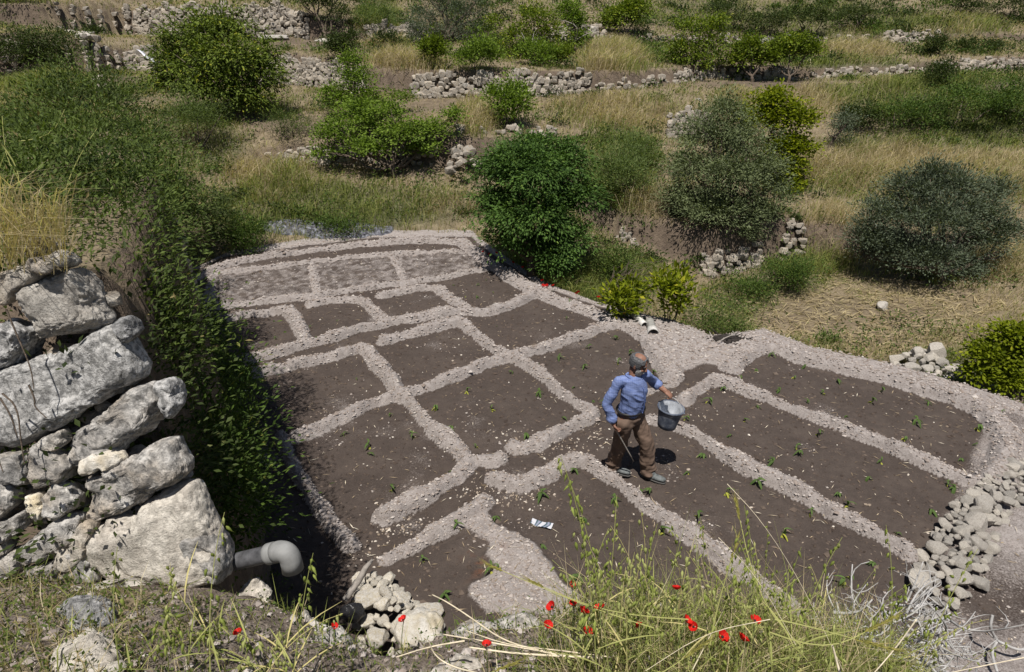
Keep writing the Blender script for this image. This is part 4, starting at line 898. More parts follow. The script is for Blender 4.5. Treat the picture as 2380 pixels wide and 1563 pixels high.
def build_shrubs():
    rs = random.Random(9)
    S = [ # label, u, v(base), depth or None, ru, rv px, n, leaf, mat
        ('green leafy bush on the dry bank above the chinaberry tree', 1185, 318, 22.4, 60, 95, 4200, (.10, .06), 'apricot'),
        ('rounded dark citrus shoot on the central wall, left of the trees', 1008, 190, 26.6, 32, 60, 2400, (.11, .07), 'citrus'),
        ('spreading bush hanging over the middle of the central wall', 1110, 215, 26.3, 55, 62, 3800, (.10, .06), 'apricot'),
        ('low leafy bush at the right end of the central wall', 1250, 170, 27.5, 50, 50, 2600, (.10, .06), 'apricot'),
        ('bushy sapling at the right of the half bare tree', 1300, 175, 28, 28, 45, 1600, (.10, .06), 'citrus'),
        ('dark bramble on the bank at the far left', 125, 168, 25.2, 80, 95, 6200, (.08, .05), 'bramble'),
        ('dark bramble at the left edge of the picture below the rocks', 20, 172, 25.0, 75, 95, 5200, (.08, .05), 'bramble'),
        ('low dark bush beside the pale outcrops at upper left', 60, 80, 31, 70, 60, 3200, (.10, .06), 'bramble'),
        ('green bush beside the small bare trunk above the mossy wall', 225, 95, 31.5, 32, 30, 1200, (.10, .06), 'bramble'),
        ('feathery pale green bush in front of the large dark tree', 455, 330, 20.5, 75, 100, 5200, (.09, .022), 'feather'),
        ('grey-green ivy bush at the foot of the wall right of the large tree', 800, 175, 28, 40, 60, 2400, (.10, .06), 'bramble'),
        ('feathery green fennel clump at the top centre-left', 875, 75, 33, 55, 65, 3000, (.13, .03), 'feather'),
        ('dark shrub left of the dry grass mound at the top', 905, 128, 31, 32, 35, 1400, (.10, .06), 'bramble'),
        ('wispy grey shrub below the olive thicket', 975, 108, 31.5, 35, 50, 1600, (.12, .03), 'grey'),
        ('dark scrub left of the pinkish rock at the top right', 1690, 60, 39, 60, 60, 3000, (.13, .06), 'bramble'),
        ('dark scrub above the middle citrus tree', 1790, 75, 38, 50, 55, 2600, (.13, .06), 'bramble'),
        ('dark round scrub above the right citrus tree', 1880, 75, 38, 50, 65, 2800, (.13, .06), 'bramble'),
        ('dark scrub at the top edge right of the citrus trees', 1985, 68, 39, 55, 55, 2800, (.13, .06), 'bramble'),
        ('blackish cypress-like shrub at the top edge', 2245, 45, 42, 40, 55, 2200, (.13, .06), 'bramble'),
        ('dark leafy scrub in the top right corner', 2350, 50, 41, 60, 60, 3000, (.13, .06), 'bramble'),
        ('green shrub at the foot of the pale bank at right', 2165, 140, 32, 26, 42, 1400, (.11, .06), 'bramble'),
        ('row of low green shrubs before the far right wall, left one', 2240, 128, 33, 30, 26, 1100, (.11, .06), 'bramble'),
        ('low green shrub before the far right wall, right one', 2300, 130, 33, 26, 26, 1000, (.11, .06), 'bramble'),
        ('dark ivy bush on the corner of the bank right of the citrus terrace', 2170, 232, 27, 38, 50, 2200, (.09, .05), 'bramble'),
        ('tall green weeds thicket in the middle of the right slope', 2080, 305, 24.6, 85, 60, 4200, (.09, .04), 'lush'),
        ('broad green thicket on the slope at right of the thin bare tree', 2220, 310, 24.8, 100, 85, 5600, (.09, .045), 'lush'),
        ('green thicket at the right edge on the slope', 2350, 300, 25, 75, 95, 4600, (.09, .045), 'lush'),
        ('dark leafy bush behind the thin bare tree', 1990, 300, 24.5, 45, 55, 2200, (.09, .05), 'bramble'),
        ('grey-green herbs in the angle left of the thin bare tree', 1955, 330, 23.5, 30, 60, 1500, (.08, .03), 'grey'),
        ('pale green weeds between the chinaberry and the olive tree', 1440, 480, 17.5, 75, 120, 6200, (.09, .025), 'feather'),
        ('tall weeds behind the pale green ones beside the olive tree', 1475, 400, 19.5, 65, 75, 3600, (.09, .03), 'feather'),
        ('green herbs right of the chinaberry at the garden edge', 1430, 600, 14.5, 55, 70, 3400, (.06, .03), 'herb'),
        ('low dark green bush at the foot of the terrace wall below the olive', 1830, 658, 15.4, 60, 75, 4200, (.06, .022), 'lush'),
        ('small green bush left of that wall at the field edge', 1745, 668, 15.2, 55, 35, 2200, (.06, .022), 'lush'),
        ('green weeds at the field edge behind the garden pipes', 1680, 740, 13.2, 85, 65, 3800, (.06, .02), 'herb'),
        ('light green bush at the foot of the tall left wall', 565, 535, 15.8, 55, 65, 3600, (.07, .03), 'lush'),
        ('green creeper along the field edge near the white stones', 2260, 905, 10.7, 120, 50, 3600, (.06, .03), 'herb'),
        ('lone green weed in the dry field', 1938, 740, 12.9, 18, 22, 420, (.06, .03), 'lush'),
        ('dry reddish bush on the bank left of the open fruit tree', 690, 365, 21.5, 60, 55, 2400, (.08, .02), 'herb'),
        ('small leafy weed patch behind the ash', 790, 500, 17, 60, 40, 1800, (.07, .03), 'lush')]
    for i, (lab, u, v, d, ru, rv, n, leaf, mat) in enumerate(S):
        p = at_depth(u, v, d); k = px(d); hgt = rv * k
        shrub(lab, p - np.array([0, 0, .03]), (ru * k, ru * k * .85, hgt), n, leaf, mat, 300 + i, 6, clump=.11 + .002 * d, stems=ru > 30)
    # young lemon plants beside the irrigation pipe, lemon bush at the right edge
    for (lab, u, v, d, ru, rv, n, sd) in [('young lemon plant with yellow-green leaves, left of the white pipe', 1450, 735, 12.2, 50, 85, 700, 1), ('young lemon plant with yellow-green leaves, right of the white pipe', 1552, 760, 12.2, 42, 110, 760, 2)]:
        p = at_depth(u, v, d); k = px(d); shrub(lab, p, (ru * k, ru * k * .8, rv * k), n, (.13, .06), 'yellow', 400 + sd, 7, 'lemon_sapling', 'plant', .12, 8, .1, 0, .3)
    d = 10.6; b = at_depth(2365, 955, d)
    tree('lemon_bush', 'yellow-green lemon bush at the right edge beyond the garden', b, lobes_px(b, d, [(2350, 790, 50, 45), (2300, 830, 50, 40), (2400, 830, 60, 60), (2340, 880, 60, 35), (2270, 870, 35, 28), (2430, 890, 60, 45)]), 8000, (.085, .05), 'yellow', 16, .06, .2, clump=.1, per=12, cat='bush')
    # bare arching twigs by the chinaberry
    t = thing('twig_bush', 'bare arching brown twigs right of the chinaberry', 'shrub', at_depth(1400, 690, 13.4)); r2 = np.random.RandomState(8)
    for i in range(26):
        a = r2.uniform(-.3, 1.0); L = r2.uniform(.8, 1.7); q = np.array([0, 0, 0.]) + r2.normal(size=3) * .08; q[2] = 0
        pts = [q + np.array([L * t_ * (.35 + .5 * t_ * a), r2.uniform(-.1, .1) + .2 * t_ * r2.normal(), L * (t_ - .35 * t_ * t_)]) for t_ in np.linspace(0, 1, 7)]
        g = Geo(); add_tube(g, pts, np.linspace(.012, .003, 7), 4); link('twig', g.mesh('twig', MAT['bark']), t)
    # shrubs growing out of the tall wall left of the garden, near to far
    W = [('dense green trailing shrub filling the corner behind the big blocks', (-2.75, 3.75, 1.8), (.7, .75, 1.8), 17000, (.05, .02), 'herb'),
         ('brownish green shrub on the wall top behind the straw', (-3.4, 4.6, 2.7), (.9, .9, 1.25), 16000, (.05, .02), 'herb'),
         ('olive-brown shrub spilling from the wall top over the dark trailing plants', (-3.75, 5.5, 2.3), (.88, .9, 1.5), 16000, (.055, .022), 'herb'),
         ('dark ivy hanging in the gap between the big blocks and the garden', (-2.25, 3.15, 1.5), (.5, .55, 1.75), 8000, (.05, .022), 'bramble'),
         ('lush weeds hanging down the wall beside the pipe', (-2.35, 3.95, .9), (.5, .7, 1.5), 10000, (.055, .022), 'lush'),
         ('yellowish green shrub bulging from the wall over the left beds', (-3.25, 5.4, .2), (.72, .9, 1.55), 17000, (.06, .022), 'lush'),
         ('dark trailing plants under the top of the wall', (-2.75, 4.2, 2.3), (.62, .8, 1.25), 7000, (.05, .02), 'herb'),
         ('green shrub on the wall opposite the middle left bed', (-4.05, 7.2, .1), (.82, .95, 1.35), 14000, (.06, .024), 'lush'),
         ('brown-green thicket along the wall top above the left beds', (-4.1, 6.3, 2.4), (.9, 1.2, 1.4), 15000, (.05, .02), 'herb'),
         ('tall green thicket on the wall at the hoed strips', (-5.5, 8.9, 1.9), (.95, 1.2, 1.9), 14000, (.06, .024), 'herb'),
         ('dark green thicket at the wall before the shaded stones', (-7.0, 11.0, 1.7), (1.1, 1.3, 2.1), 11000, (.07, .028), 'herb'),
         ('dark thicket on the far part of the wall', (-8.6, 14.2, 1.9), (1.25, 1.6, 1.9), 11000, (.08, .03), 'bramble'),
         ('dark bush in the shade where the wall meets the slope', (-7.3, 14.9, .15), (.8, 1.0, 1.35), 6000, (.08, .03), 'bramble'),
         ('green scrub capping the far end of the wall', (-10.4, 17.2, 2.2), (1.3, 1.8, 1.7), 9000, (.09, .035), 'herb')]
    for i, (lab, c, r, n, leaf, mat) in enumerate(W): shrub(lab, c, r, n, leaf, mat, 500 + i, 8, 'wall_shrub', 'shrub', .13, 14, .06, .15, .1, False)

# ------------------------------------------------------------------ grasses and undergrowth over the slope (nobody could count them)
TALLDRY = [(930, 175, 110, 55, 1.0), (1420, 150, 90, 60, 1.0), (1450, 265, 190, 40, .8), (2050, 400, 230, 60, .9), (2300, 420, 150, 60, .8), (640, 410, 110, 60, .7), (1480, 485, 50, 35, 1.0), (1990, 110, 90, 35, .8), (2230, 80, 150, 40, .7), (850, 70, 50, 40, .5), (1105, 280, 60, 50, .9), (1930, 560, 90, 80, .8),
           (1700, 250, 60, 40, .8), (1900, 240, 80, 40, .8), (900, 100, 60, 30, .8), (620, 250, 60, 30, .4), (1050, 480, 120, 30, .4), (2050, 230, 60, 40, .6), (2330, 600, 70, 60, .7), (130, 180, 60, 20, .5)]
def scatter(n, y0, y1, seed, tmax=1.15):
    rs = np.random.RandomState(seed); Y = y0 * (y1 / y0) ** rs.uniform(size=n); X = rs.uniform(-tmax, tmax, n) * (Y * .86 + 2)
    return X, Y, rs
def build_grass():
    X, Y, rs = scatter(520000, 11.0, 56.0, 71); Z = Hg(X, Y); u, v = proj(X, Y, Z)
    g = np.interp(X, _G[:, 0], _G[:, 1]); ok = (Y > g + .12 + .2 * rs.uniform(size=len(X))) & (wall_side(X, Y) < -.1) | (wall_side(X, Y) > 0) & (Y > 11)
    ok &= (u > -120) & (u < 2500) & (v > -120)
    X, Y, Z, u, v = X[ok], Y[ok], Z[ok], u[ok], v[ok]; N = len(X)
    gr, so = ground_kind(u, v, X, Y); nz = fbm(X * .6, Y * .6, 3, 81); n2 = fbm(X * 2.2, Y * 2.2, 2, 82)
    td = np.zeros(N)
    for (cu, cv, ru, rv, a) in TALLDRY: td = np.maximum(td, a * sstep(1.25, .5, np.hypot((u - cu) / ru, (v - cv) / rv) + .3 * nz))
    dep = Y * CP + (CAMZ - Z) * SP; kd = np.clip(dep / 20, .55, 2.2)
    steep = np.abs(Hg(X, Y + .25) - Z) / .25; green = rs.uniform(size=N) < np.clip(.5 + .7 * gr - .5 * td + .7 * nz, .03, .95)
    keep = rs.uniform(size=N) < np.clip(.42 + .6 * td + .4 * gr + .5 * n2 - .75 * so - .75 * sstep(.5, 1.1, steep), .04, 1)
    h = (.17 + .52 * td + .24 * gr + .14 * (nz + .3)) * rs.uniform(.5, 1.35, N); h = np.clip(h, .07, .95)
    mown = np.hypot((u - 1950) / 330, (v - 720) / 75) < 1; h = np.where(mown, h * .4, h); lean = rs.normal(size=(N, 2)) * .45 + np.array([.16, -.12]); lean = np.where(mown[:, None], lean * 2.6, lean)
    lean = np.concatenate([lean, np.zeros((N, 1))], 1)
    base = np.stack([X, Y, Z - .03], 1); w = .016 * kd * rs.uniform(.7, 1.4, N)
    tint = np.clip(.45 + .25 * n2 + rs.normal(size=N) * .2, 0, 1)
    for nm, sel, mat, lab in (('dry_grass', keep & ~green, 'drygrass', 'dry straw-coloured grass over the terraces'), ('green_grass', keep & green, 'greengrass', 'green grass and weeds over the terraces')):
        me = blades_mesh(nm, base[sel], h[sel], w[sel], lean[sel], MAT[mat], rs, tint[sel]); tag(link(nm, me), lab, None, None, 'stuff')
    # broad-leaved weeds
    X, Y, rs = scatter(52000, 11.0, 50.0, 72); Z = Hg(X, Y); u, v = proj(X, Y, Z); g = np.interp(X, _G[:, 0], _G[:, 1])
    gr, so = ground_kind(u, v, X, Y); nz = fbm(X * .9, Y * .9, 3, 83)
    ok = ((Y > g + .15) & (wall_side(X, Y) < -.1) | (wall_side(X, Y) > 0)) & (rs.uniform(size=len(X)) < np.clip(.12 + .7 * gr + .6 * nz - .5 * so, 0, 1)) & (u > -100) & (u < 2480)
    X, Y, Z = X[ok], Y[ok], Z[ok]; N = len(X); per = 5; k = np.repeat(np.arange(N), per); M = len(k)
    dep = Y * CP + (CAMZ - Z) * SP
    c = np.stack([X, Y, Z], 1)[k] + np.stack([rs.normal(size=M) * .09, rs.normal(size=M) * .09, rs.uniform(0, .32, M)], 1)
    V, F = leaf_quads(c, rs.normal(size=(M, 3)) + np.array([0, 0, .3]), rs.normal(size=(M, 3)) + np.array([0, 0, .8]), (.055 + .0022 * dep[k]) * rs.uniform(.7, 1.3, M), (.022 + .0009 * dep[k]) * rs.uniform(.7, 1.3, M))
    tag(link('weeds', mesh_np('weeds', V, F, MAT['herb'], False, {'tint': np.repeat(np.clip(.45 + rs.normal(size=M) * .22, 0, 1), 4)})), 'low leafy weeds scattered over the terraces', None, None, 'stuff')
    # low scrub in patches
    rs = np.random.RandomState(75); X, Y, _ = scatter(2600, 15.0, 52.0, 76); Z = Hg(X, Y); u, v = proj(X, Y, Z); gr, so = ground_kind(u, v, X, Y); nz = fbm(X * .28, Y * .28, 3, 87); td = np.zeros(len(X))
    for (cu, cv, ru, rv, a) in TALLDRY: td = np.maximum(td, a * sstep(1.2, .6, np.hypot((u - cu) / ru, (v - cv) / rv)))
    g = np.interp(X, _G[:, 0], _G[:, 1]); far = sstep(170, 50, v) * (1 + .8 * sstep(1350, 1550, u))
    ok = (Y > g + 1.2) & (wall_side(X, Y) < -.4) & (u > -60) & (u < 2440) & (rs.uniform(size=len(X)) < np.clip(.30 + .9 * nz + .35 * gr + .55 * far - .9 * td - .8 * so, 0, .8)) & ~((np.abs(u - 1950) < 300) & (np.abs(v - 720) < 80))
    X, Y, Z = X[ok], Y[ok], Z[ok]; N = len(X); per = 150; k = np.repeat(np.arange(N), per); M = len(k); R = rs.uniform(.18, .5, N) * np.interp(Y, [15, 40], [.8, 1.9])
    dv = unit(rs.normal(size=(M, 3))); dv[:, 2] = np.abs(dv[:, 2]); c = np.stack([X, Y, Z], 1)[k] + dv * (R[k] * rs.uniform(.3, 1.05, M))[:, None] * np.array([1.25, 1.25, .9])
    V, F = leaf_quads(c, dv + rs.normal(size=(M, 3)) * .7, rs.normal(size=(M, 3)) * .6 + np.array([0, 0, 1.0]), (.04 + .0028 * Y[k]) * rs.uniform(.6, 1.3, M), (.018 + .0014 * Y[k]) * rs.uniform(.6, 1.3, M))
    tn = np.clip(.38 + rs.uniform(-.22, .3, N)[k] + rs.normal(size=M) * .15, 0, 1); half = (rs.uniform(size=N) < .5)[k]; h4 = np.repeat(half, 4)
    for nm, sel, mat, lab in (('scrub', half, 'bramble', 'low dark scrub in patches over the slope'), ('herb_scrub', ~half, 'lush', 'low green herbs in patches over the slope')):
        i4 = np.repeat(sel, 4); tag(link(nm, mesh_np(nm, V[i4], np.arange(i4.sum()).reshape(-1, 4), MAT[mat], False, {'tint': np.repeat(tn[sel], 4)})), lab, None, None, 'stuff')
    # cut straw lying on the lower field
    rs = np.random.RandomState(79); n = 9000; X = rs.uniform(2.5, 11, n); Y = rs.uniform(9, 17, n); Z = Hg(X, Y); u, v = proj(X, Y, Z); g = np.interp(X, _G[:, 0], _G[:, 1])
    ok = (Y > g + .4) & (np.hypot((u - 1970) / 380, (v - 730) / 95) + .4 * fbm(X * .9, Y * .9, 3, 88) < 1); X, Y, Z = X[ok], Y[ok], Z[ok]; N = len(X); a = rs.normal(size=N) * .9 + .4
    V, F = leaf_quads(np.stack([X, Y, Z + rs.uniform(.01, .06, N)], 1), np.stack([np.cos(a), np.sin(a), rs.normal(size=N) * .15], 1), np.tile([[0, 0, 1.0]], (N, 1)) + rs.normal(size=(N, 3)) * .25, rs.uniform(.12, .38, N), rs.uniform(.012, .026, N))
    tag(link('cut_straw', mesh_np('cut_straw', V, F, MAT['drygrass'], False, {'tint': np.repeat(rs.uniform(.1, .8, N), 4)})), 'cut straw lying over the lower field', None, None, 'stuff')
    # undergrowth on the upper left terrace
    rs = np.random.RandomState(73); n = 21000; Y = rs.uniform(3.1, 15.5, n); X = -rs.uniform(0, 1, n) * (Y * .9 + 2.2); s = np.minimum(wall_side(X, Y), Y - 2.9)
    ok = (s > -.12) & ((Y < 9.6) | (s < 2.2)) & (rs.uniform(size=n) < np.clip(.55 + 1.1 * fbm(X * 1.1, Y * 1.1, 3, 86), .08, 1)); X, Y = X[ok], Y[ok]; Z = Hg(X, Y); hum = .10 + .42 * sstep(-.35, .45, fbm(X * 1.1, Y * 1.1, 3, 84)) * np.interp(Y, [3, 5, 7, 9, 14], [.35, .8, .9, .5, .35])
    N = len(X); per = 11; k = np.repeat(np.arange(N), per); M = len(k)
    c = np.stack([X, Y, Z], 1)[k] + np.stack([rs.normal(size=M) * .10, rs.normal(size=M) * .10, hum[k] * rs.uniform(0, 1, M) ** .6], 1)
    dep = Y * CP + (CAMZ - Z) * SP
    V, F = leaf_quads(c, rs.normal(size=(M, 3)) + np.array([0, 0, .7]), rs.normal(size=(M, 3)) + np.array([0, 0, .8]), (.026 + .0022 * dep[k]) * rs.uniform(.7, 1.3, M), (.010 + .0009 * dep[k]) * rs.uniform(.7, 1.3, M))
    bro = sstep(-.1, .4, fbm(X * 1.3, Y * 1.3, 3, 85))[k] * .28
    tag(link('undergrowth', mesh_np('undergrowth', V, F, MAT['herb'], False, {'tint': np.repeat(np.clip(.20 + bro + .22 * fbm(X * 2.2, Y * 2.2, 2, 89)[k] + rs.normal(size=M) * .13, 0, 1), 4)})), 'green and brownish undergrowth on the upper left terrace', None, None, 'stuff')
build_trees(); build_shrubs(); build_grass()
# ------------------------------------------------------------------ garden soil details
def inst(name, me, parent, loc=None, rot=None, scale=None): return link(name, me, parent, loc, rot, scale)
def pebble_field(name, label, X, Y, Z, size, mat, seed, sub=-1):
    rs = np.random.RandomState(seed); N = len(X); pool = [rock_geo(i, sub, rough=.3, cut=.8) for i in range(8)]; which = rs.randint(0, 8, N); V, F, T, n0 = [], [], [], 0
    for i in range(8):
        k = np.where(which == i)[0]
        if not len(k): continue
        v, f = pool[i]; a = rs.uniform(0, 6.28, len(k)); c, s = np.cos(a)[:, None], np.sin(a)[:, None]
        sc = size[k][:, None, None] * (np.array([1, .8, .65]) * rs.uniform(.7, 1.3, (len(k), 3)))[:, None, :]
        w = v[None] * sc; x = w[..., 0] * c - w[..., 1] * s; y = w[..., 0] * s + w[..., 1] * c
        V.append((np.stack([x, y, w[..., 2]], -1) + np.stack([X[k], Y[k], Z[k]], -1)[:, None, :]).reshape(-1, 3))
        F.append((f[None] + (np.arange(len(k)) * len(v))[:, None, None]).reshape(-1, 3) + n0); n0 += len(k) * len(v)
        T.append(np.repeat(rs.uniform(size=len(k)), len(v)))
    o = link(name, mesh_np(name, np.concatenate(V), np.concatenate(F), mat, False, {'tint': np.concatenate(T)})); return tag(o, label, None, None, 'stuff')
def tint_material(name, stops, rough=.9, bump=None, spec=.2):
    N = NT(name); N.base(N.ramp(N.attr('tint'), stops)); N.rough(rough); N.bs.inputs['Specular IOR Level'].default_value = spec
    if bump: N.bump(N.noise(bump[0], 3, .6, N.pos()), bump[1], bump[2])
    return N.m
MAT['clod'] = tint_material('dry_clods', [(0, (.20, .16, .135, 1)), (.5, (.30, .258, .232, 1)), (.93, (.39, .35, .325, 1)), (1, (.50, .46, .42, 1))])
MAT['wetclod'] = tint_material('damp_clods', [(0, (.045, .033, .027, 1)), (.7, (.085, .063, .05, 1)), (1, (.13, .10, .08, 1))])
MAT['pebble'] = tint_material('pale_pebbles', [(0, (.20, .155, .115, 1)), (.55, (.36, .30, .245, 1)), (1, (.62, .57, .50, 1))])
MAT['straw'] = tint_material('straw_bits', [(0, (.14, .10, .065, 1)), (.6, (.36, .28, .18, 1)), (1, (.58, .52, .42, 1))])
GRAVEL = [(1180, 1150, 110, 45, 1.0), (1300, 1040, 90, 35, .8), (950, 1230, 90, 45, .9), (870, 1290, 70, 40, .7), (1390, 1000, 50, 50, .9), (1180, 1020, 60, 30, .6), (1640, 960, 60, 25, .6), (1560, 900, 40, 20, .5), (1100, 1150, 60, 50, .7)]
def build_soil_detail():
    rs = np.random.RandomState(91); n = 210000; X = rs.uniform(-7.2, 8, n); Y = 3.4 * (16.8 / 3.4) ** rs.uniform(size=n)
    g = np.interp(X, _G[:, 0], _G[:, 1]); ok = (Y < g + .15) & (wall_side(X, Y) < -.05) & (fore(X, Y) < .1); X, Y = X[ok], Y[ok]
    z, dry, best, rid, rust = garden_fields(X, Y); r = rs.uniform(size=len(X))
    sel = r < np.where(dry > .6, .62, .03) * np.where(dry < .25, 0, 1)
    sz = (.007 + .014 * rs.uniform(size=len(X)) ** 3 + .0009 * Y) * np.where(rs.uniform(size=len(X)) < .03, 1.9, 1)
    pebble_field('soil_clods', 'dry crumbly clods on the soil ridges', X[sel], Y[sel], z[sel] + sz[sel] * .25, sz[sel], MAT['clod'], 92)
    sel = (r < .10) & (dry < .3)
    pebble_field('damp_clods', 'damp dark crumbs of soil in the beds', X[sel], Y[sel], z[sel] + sz[sel] * .1, sz[sel] * 1.15, MAT['wetclod'], 93)
    u, v = proj(X, Y, z); gv = np.full(len(X), .007)
    for (cu, cv, ru, rv, a) in GRAVEL: gv = np.maximum(gv, .30 * a * sstep(1.2, .2, np.hypot((u - cu) / ru, (v - cv) / rv) + .35 * fbm(X * 3, Y * 3, 2, 94)))
    sel = rs.uniform(size=len(X)) < gv * np.where(dry > .5, .35, 1); s2 = .007 + .016 * rs.uniform(size=len(X)) ** 2.2
    pebble_field('pebbles', 'pale pebbles in the furrows and beds', X[sel], Y[sel], z[sel] + s2[sel] * .25, s2[sel], MAT['pebble'], 95, 0)
    # straw and root bits lying on the soil
    n = 2600; X = rs.uniform(-6.5, 7, n); Y = 3.6 * (16 / 3.6) ** rs.uniform(size=n); g = np.interp(X, _G[:, 0], _G[:, 1]); ok = (Y < g) & (wall_side(X, Y) < -.1) & (fore(X, Y) < .1); X, Y = X[ok], Y[ok]
    z = garden_fields(X, Y)[0] + .012; a = rs.uniform(0, 6.28, len(X)); d = np.stack([np.cos(a), np.sin(a), rs.normal(size=len(X)) * .12], 1)
    V, F = leaf_quads(np.stack([X, Y, z], 1), d, np.tile([[0, 0, 1.0]], (len(X), 1)) + rs.normal(size=(len(X), 3)) * .2, rs.uniform(.03, .13, len(X)), rs.uniform(.005, .011, len(X)))
    tag(link('straw_bits', mesh_np('straw_bits', V, F, MAT['straw'], False, {'tint': np.repeat(rs.uniform(size=len(X)), 4)})), 'bits of straw and roots on the soil', None, None, 'stuff')
# ------------------------------------------------------------------ seedlings
MAT['seedling'] = leaf_material('seedling_leaves', (.04, .07, .02, 1), (.115, .18, .05, 1), (.45, .44, .07, 1), .35, .7, .15)
MAT['stemgreen'] = plain('seedling_stem', (.12, .15, .05, 1), .6)
def leaf_blade(L, Wd, fold, curl, tint, g, root, yaw, pitch, rs):
    """a pointed leaf with a folded midrib and a drooping tip"""
    n = 5; t = np.linspace(0, 1, n); wd = Wd * np.sin(np.clip(t * .92 + .08, 0, 1) * math.pi) ** .8; wd[-1] = .001
    x = L * t; z = -curl * L * t * t; rows = []
    for i in range(n): rows += [(x[i], -wd[i] * .5, z[i] + fold * wd[i]), (x[i], 0, z[i]), (x[i], wd[i] * .5, z[i] + fold * wd[i])]
    v = np.array(rows); cp, sp = math.cos(pitch), math.sin(pitch); v = np.stack([v[:, 0] * cp - v[:, 2] * sp, v[:, 1], v[:, 0] * sp + v[:, 2] * cp], 1)
    cy, sy = math.cos(yaw), math.sin(yaw); v = np.stack([v[:, 0] * cy - v[:, 1] * sy, v[:, 0] * sy + v[:, 1] * cy, v[:, 2]], 1) + np.array(root)
    f = [(3 * i + k, 3 * i + k + 1, 3 * i + k + 4, 3 * i + k + 3) for i in range(n - 1) for k in (0, 1)]
    g.add(v, f, tint)
def build_seedlings():
    rs = np.random.RandomState(44); protos = []
    for p in range(6):
        parts = []; hh = rs.uniform(.06, .13); g = Geo(); top = np.array([rs.uniform(-.04, .04), rs.uniform(-.04, .04), hh]); add_tube(g, bent((0, 0, -.02), top, rs, .12, 4), np.linspace(.006, .004, 4), 5); parts.append(('stem', g.mesh('stem', MAT['stemgreen'])))
        for k in range(rs.randint(4, 7)):
            g = Geo(); low = k >= 3 and rs.uniform() < .5
            leaf_blade(rs.uniform(.06, .105), rs.uniform(.028, .05), .35, rs.uniform(.6, 1.8), (.97 if low else rs.uniform(.25, .7)), g, top * (rs.uniform(.2, .5) if low else rs.uniform(.75, 1)), rs.uniform(0, 6.28), rs.uniform(-.9, .1) if low else rs.uniform(-.3, .8), rs)
            parts.append(('leaf', g.mesh('leaf', MAT['seedling'])))
        protos.append(parts)
    z5 = lambda L: [(790.2 + .336 * x, 520.6 + .336 * y) for x, y in L]; z4 = lambda L: [(.336 * x, 520.6 + .336 * y) for x, y in L]
    z2 = lambda L: [(790.2 + .336 * x, 1041.3 + .336 * y) for x, y in L]; z6 = lambda L: [(1580.5 + .336 * x, 520.6 + .336 * y) for x, y in L]; z3 = lambda L: [(1580.5 + .336 * x, 1041.3 + .336 * y) for x, y in L]
    BEDS = [('small seedling in the far left bed', z4([(1895, 645), (1705, 680), (1530, 720), (1600, 712), (1910, 770), (1915, 830)]), .6),
            ('tiny seedling in the second far bed', z4([(2150, 690), (2330, 645), (2185, 760)]), .5),
            ('tiny seedling in the bed beside the chinaberry', z5([(950, 405), (950, 485), (1010, 365), (1065, 455), (865, 480), (780, 405)]), .55),
            ('small seedling in the wide bed left of the white pipe', z5([(1570, 630), (1080, 685), (1590, 545)]), .5),
            ('seedling in the left bed beside the wall shrubs', z5([(115, 1055)]), .8),
            ('wilting seedling in the bed left of the fork', z5([(20, 1445), (195, 1530), (355, 1310), (515, 1470)]) + z2([(195, 30), (755, 140), (360, 270)]), 1.0),
            ('wilting seedling in the large central bed', z5([(665, 1250), (790, 1400), (865, 1140), (1050, 1270), (1190, 1010), (1375, 1160), (1535, 1325), (1280, 1440), (955, 1520)]), 1.0),
            ('seedling in the bed behind the man', z5([(1355, 965), (1515, 915), (1715, 840), (1915, 770), (1685, 970), (1915, 945), (1610, 1110), (1750, 1200), (1810, 1235), (2165, 1005), (2020, 880)]), 1.0),
            ('seedling in the triangular bed beside the rust-red patch', z2([(820, 545), (580, 770), (710, 1010), (1120, 850), (1040, 860), (1095, 465)]), 1.1),
            ('seedling in the bed with the crumpled scrap', z2([(1640, 150), (1380, 330), (1690, 490), (1400, 650), (1900, 370), (2240, 580), (1660, 890)]), 1.1),
            ('seedling in the long bed at the feet of the man', z2([(2140, 280), (2085, 260)]) + z3([(160, 25), (60, 160), (520, 220), (310, 300), (120, 450), (890, 440), (700, 590), (1170, 880), (1340, 780), (1150, 940), (980, 1060)]), 1.05),
            ('seedling in the long bed right of the bucket', z6([(300, 1110), (185, 1210), (530, 1240), (450, 1350), (340, 1450), (955, 1440), (800, 1530), (30, 1320)]) + z3([(830, 20), (640, 95), (1390, 80), (1290, 200), (1100, 300), (1160, 385), (1840, 230), (1910, 280), (1740, 420), (1490, 570)]), 1.05),
            ('seedling in the outermost long bed at the right', z6([(625, 890), (530, 980), (785, 1040), (865, 970), (1080, 1060), (690, 1140), (880, 1210), (1000, 1160), (1390, 1140), (1320, 1220), (1720, 1230), (2220, 1280), (2070, 1390), (1635, 1370), (1140, 1320), (430, 1060), (1550, 1470), (2040, 1520)]) + z3([(1950, 60)]), 1.05)]
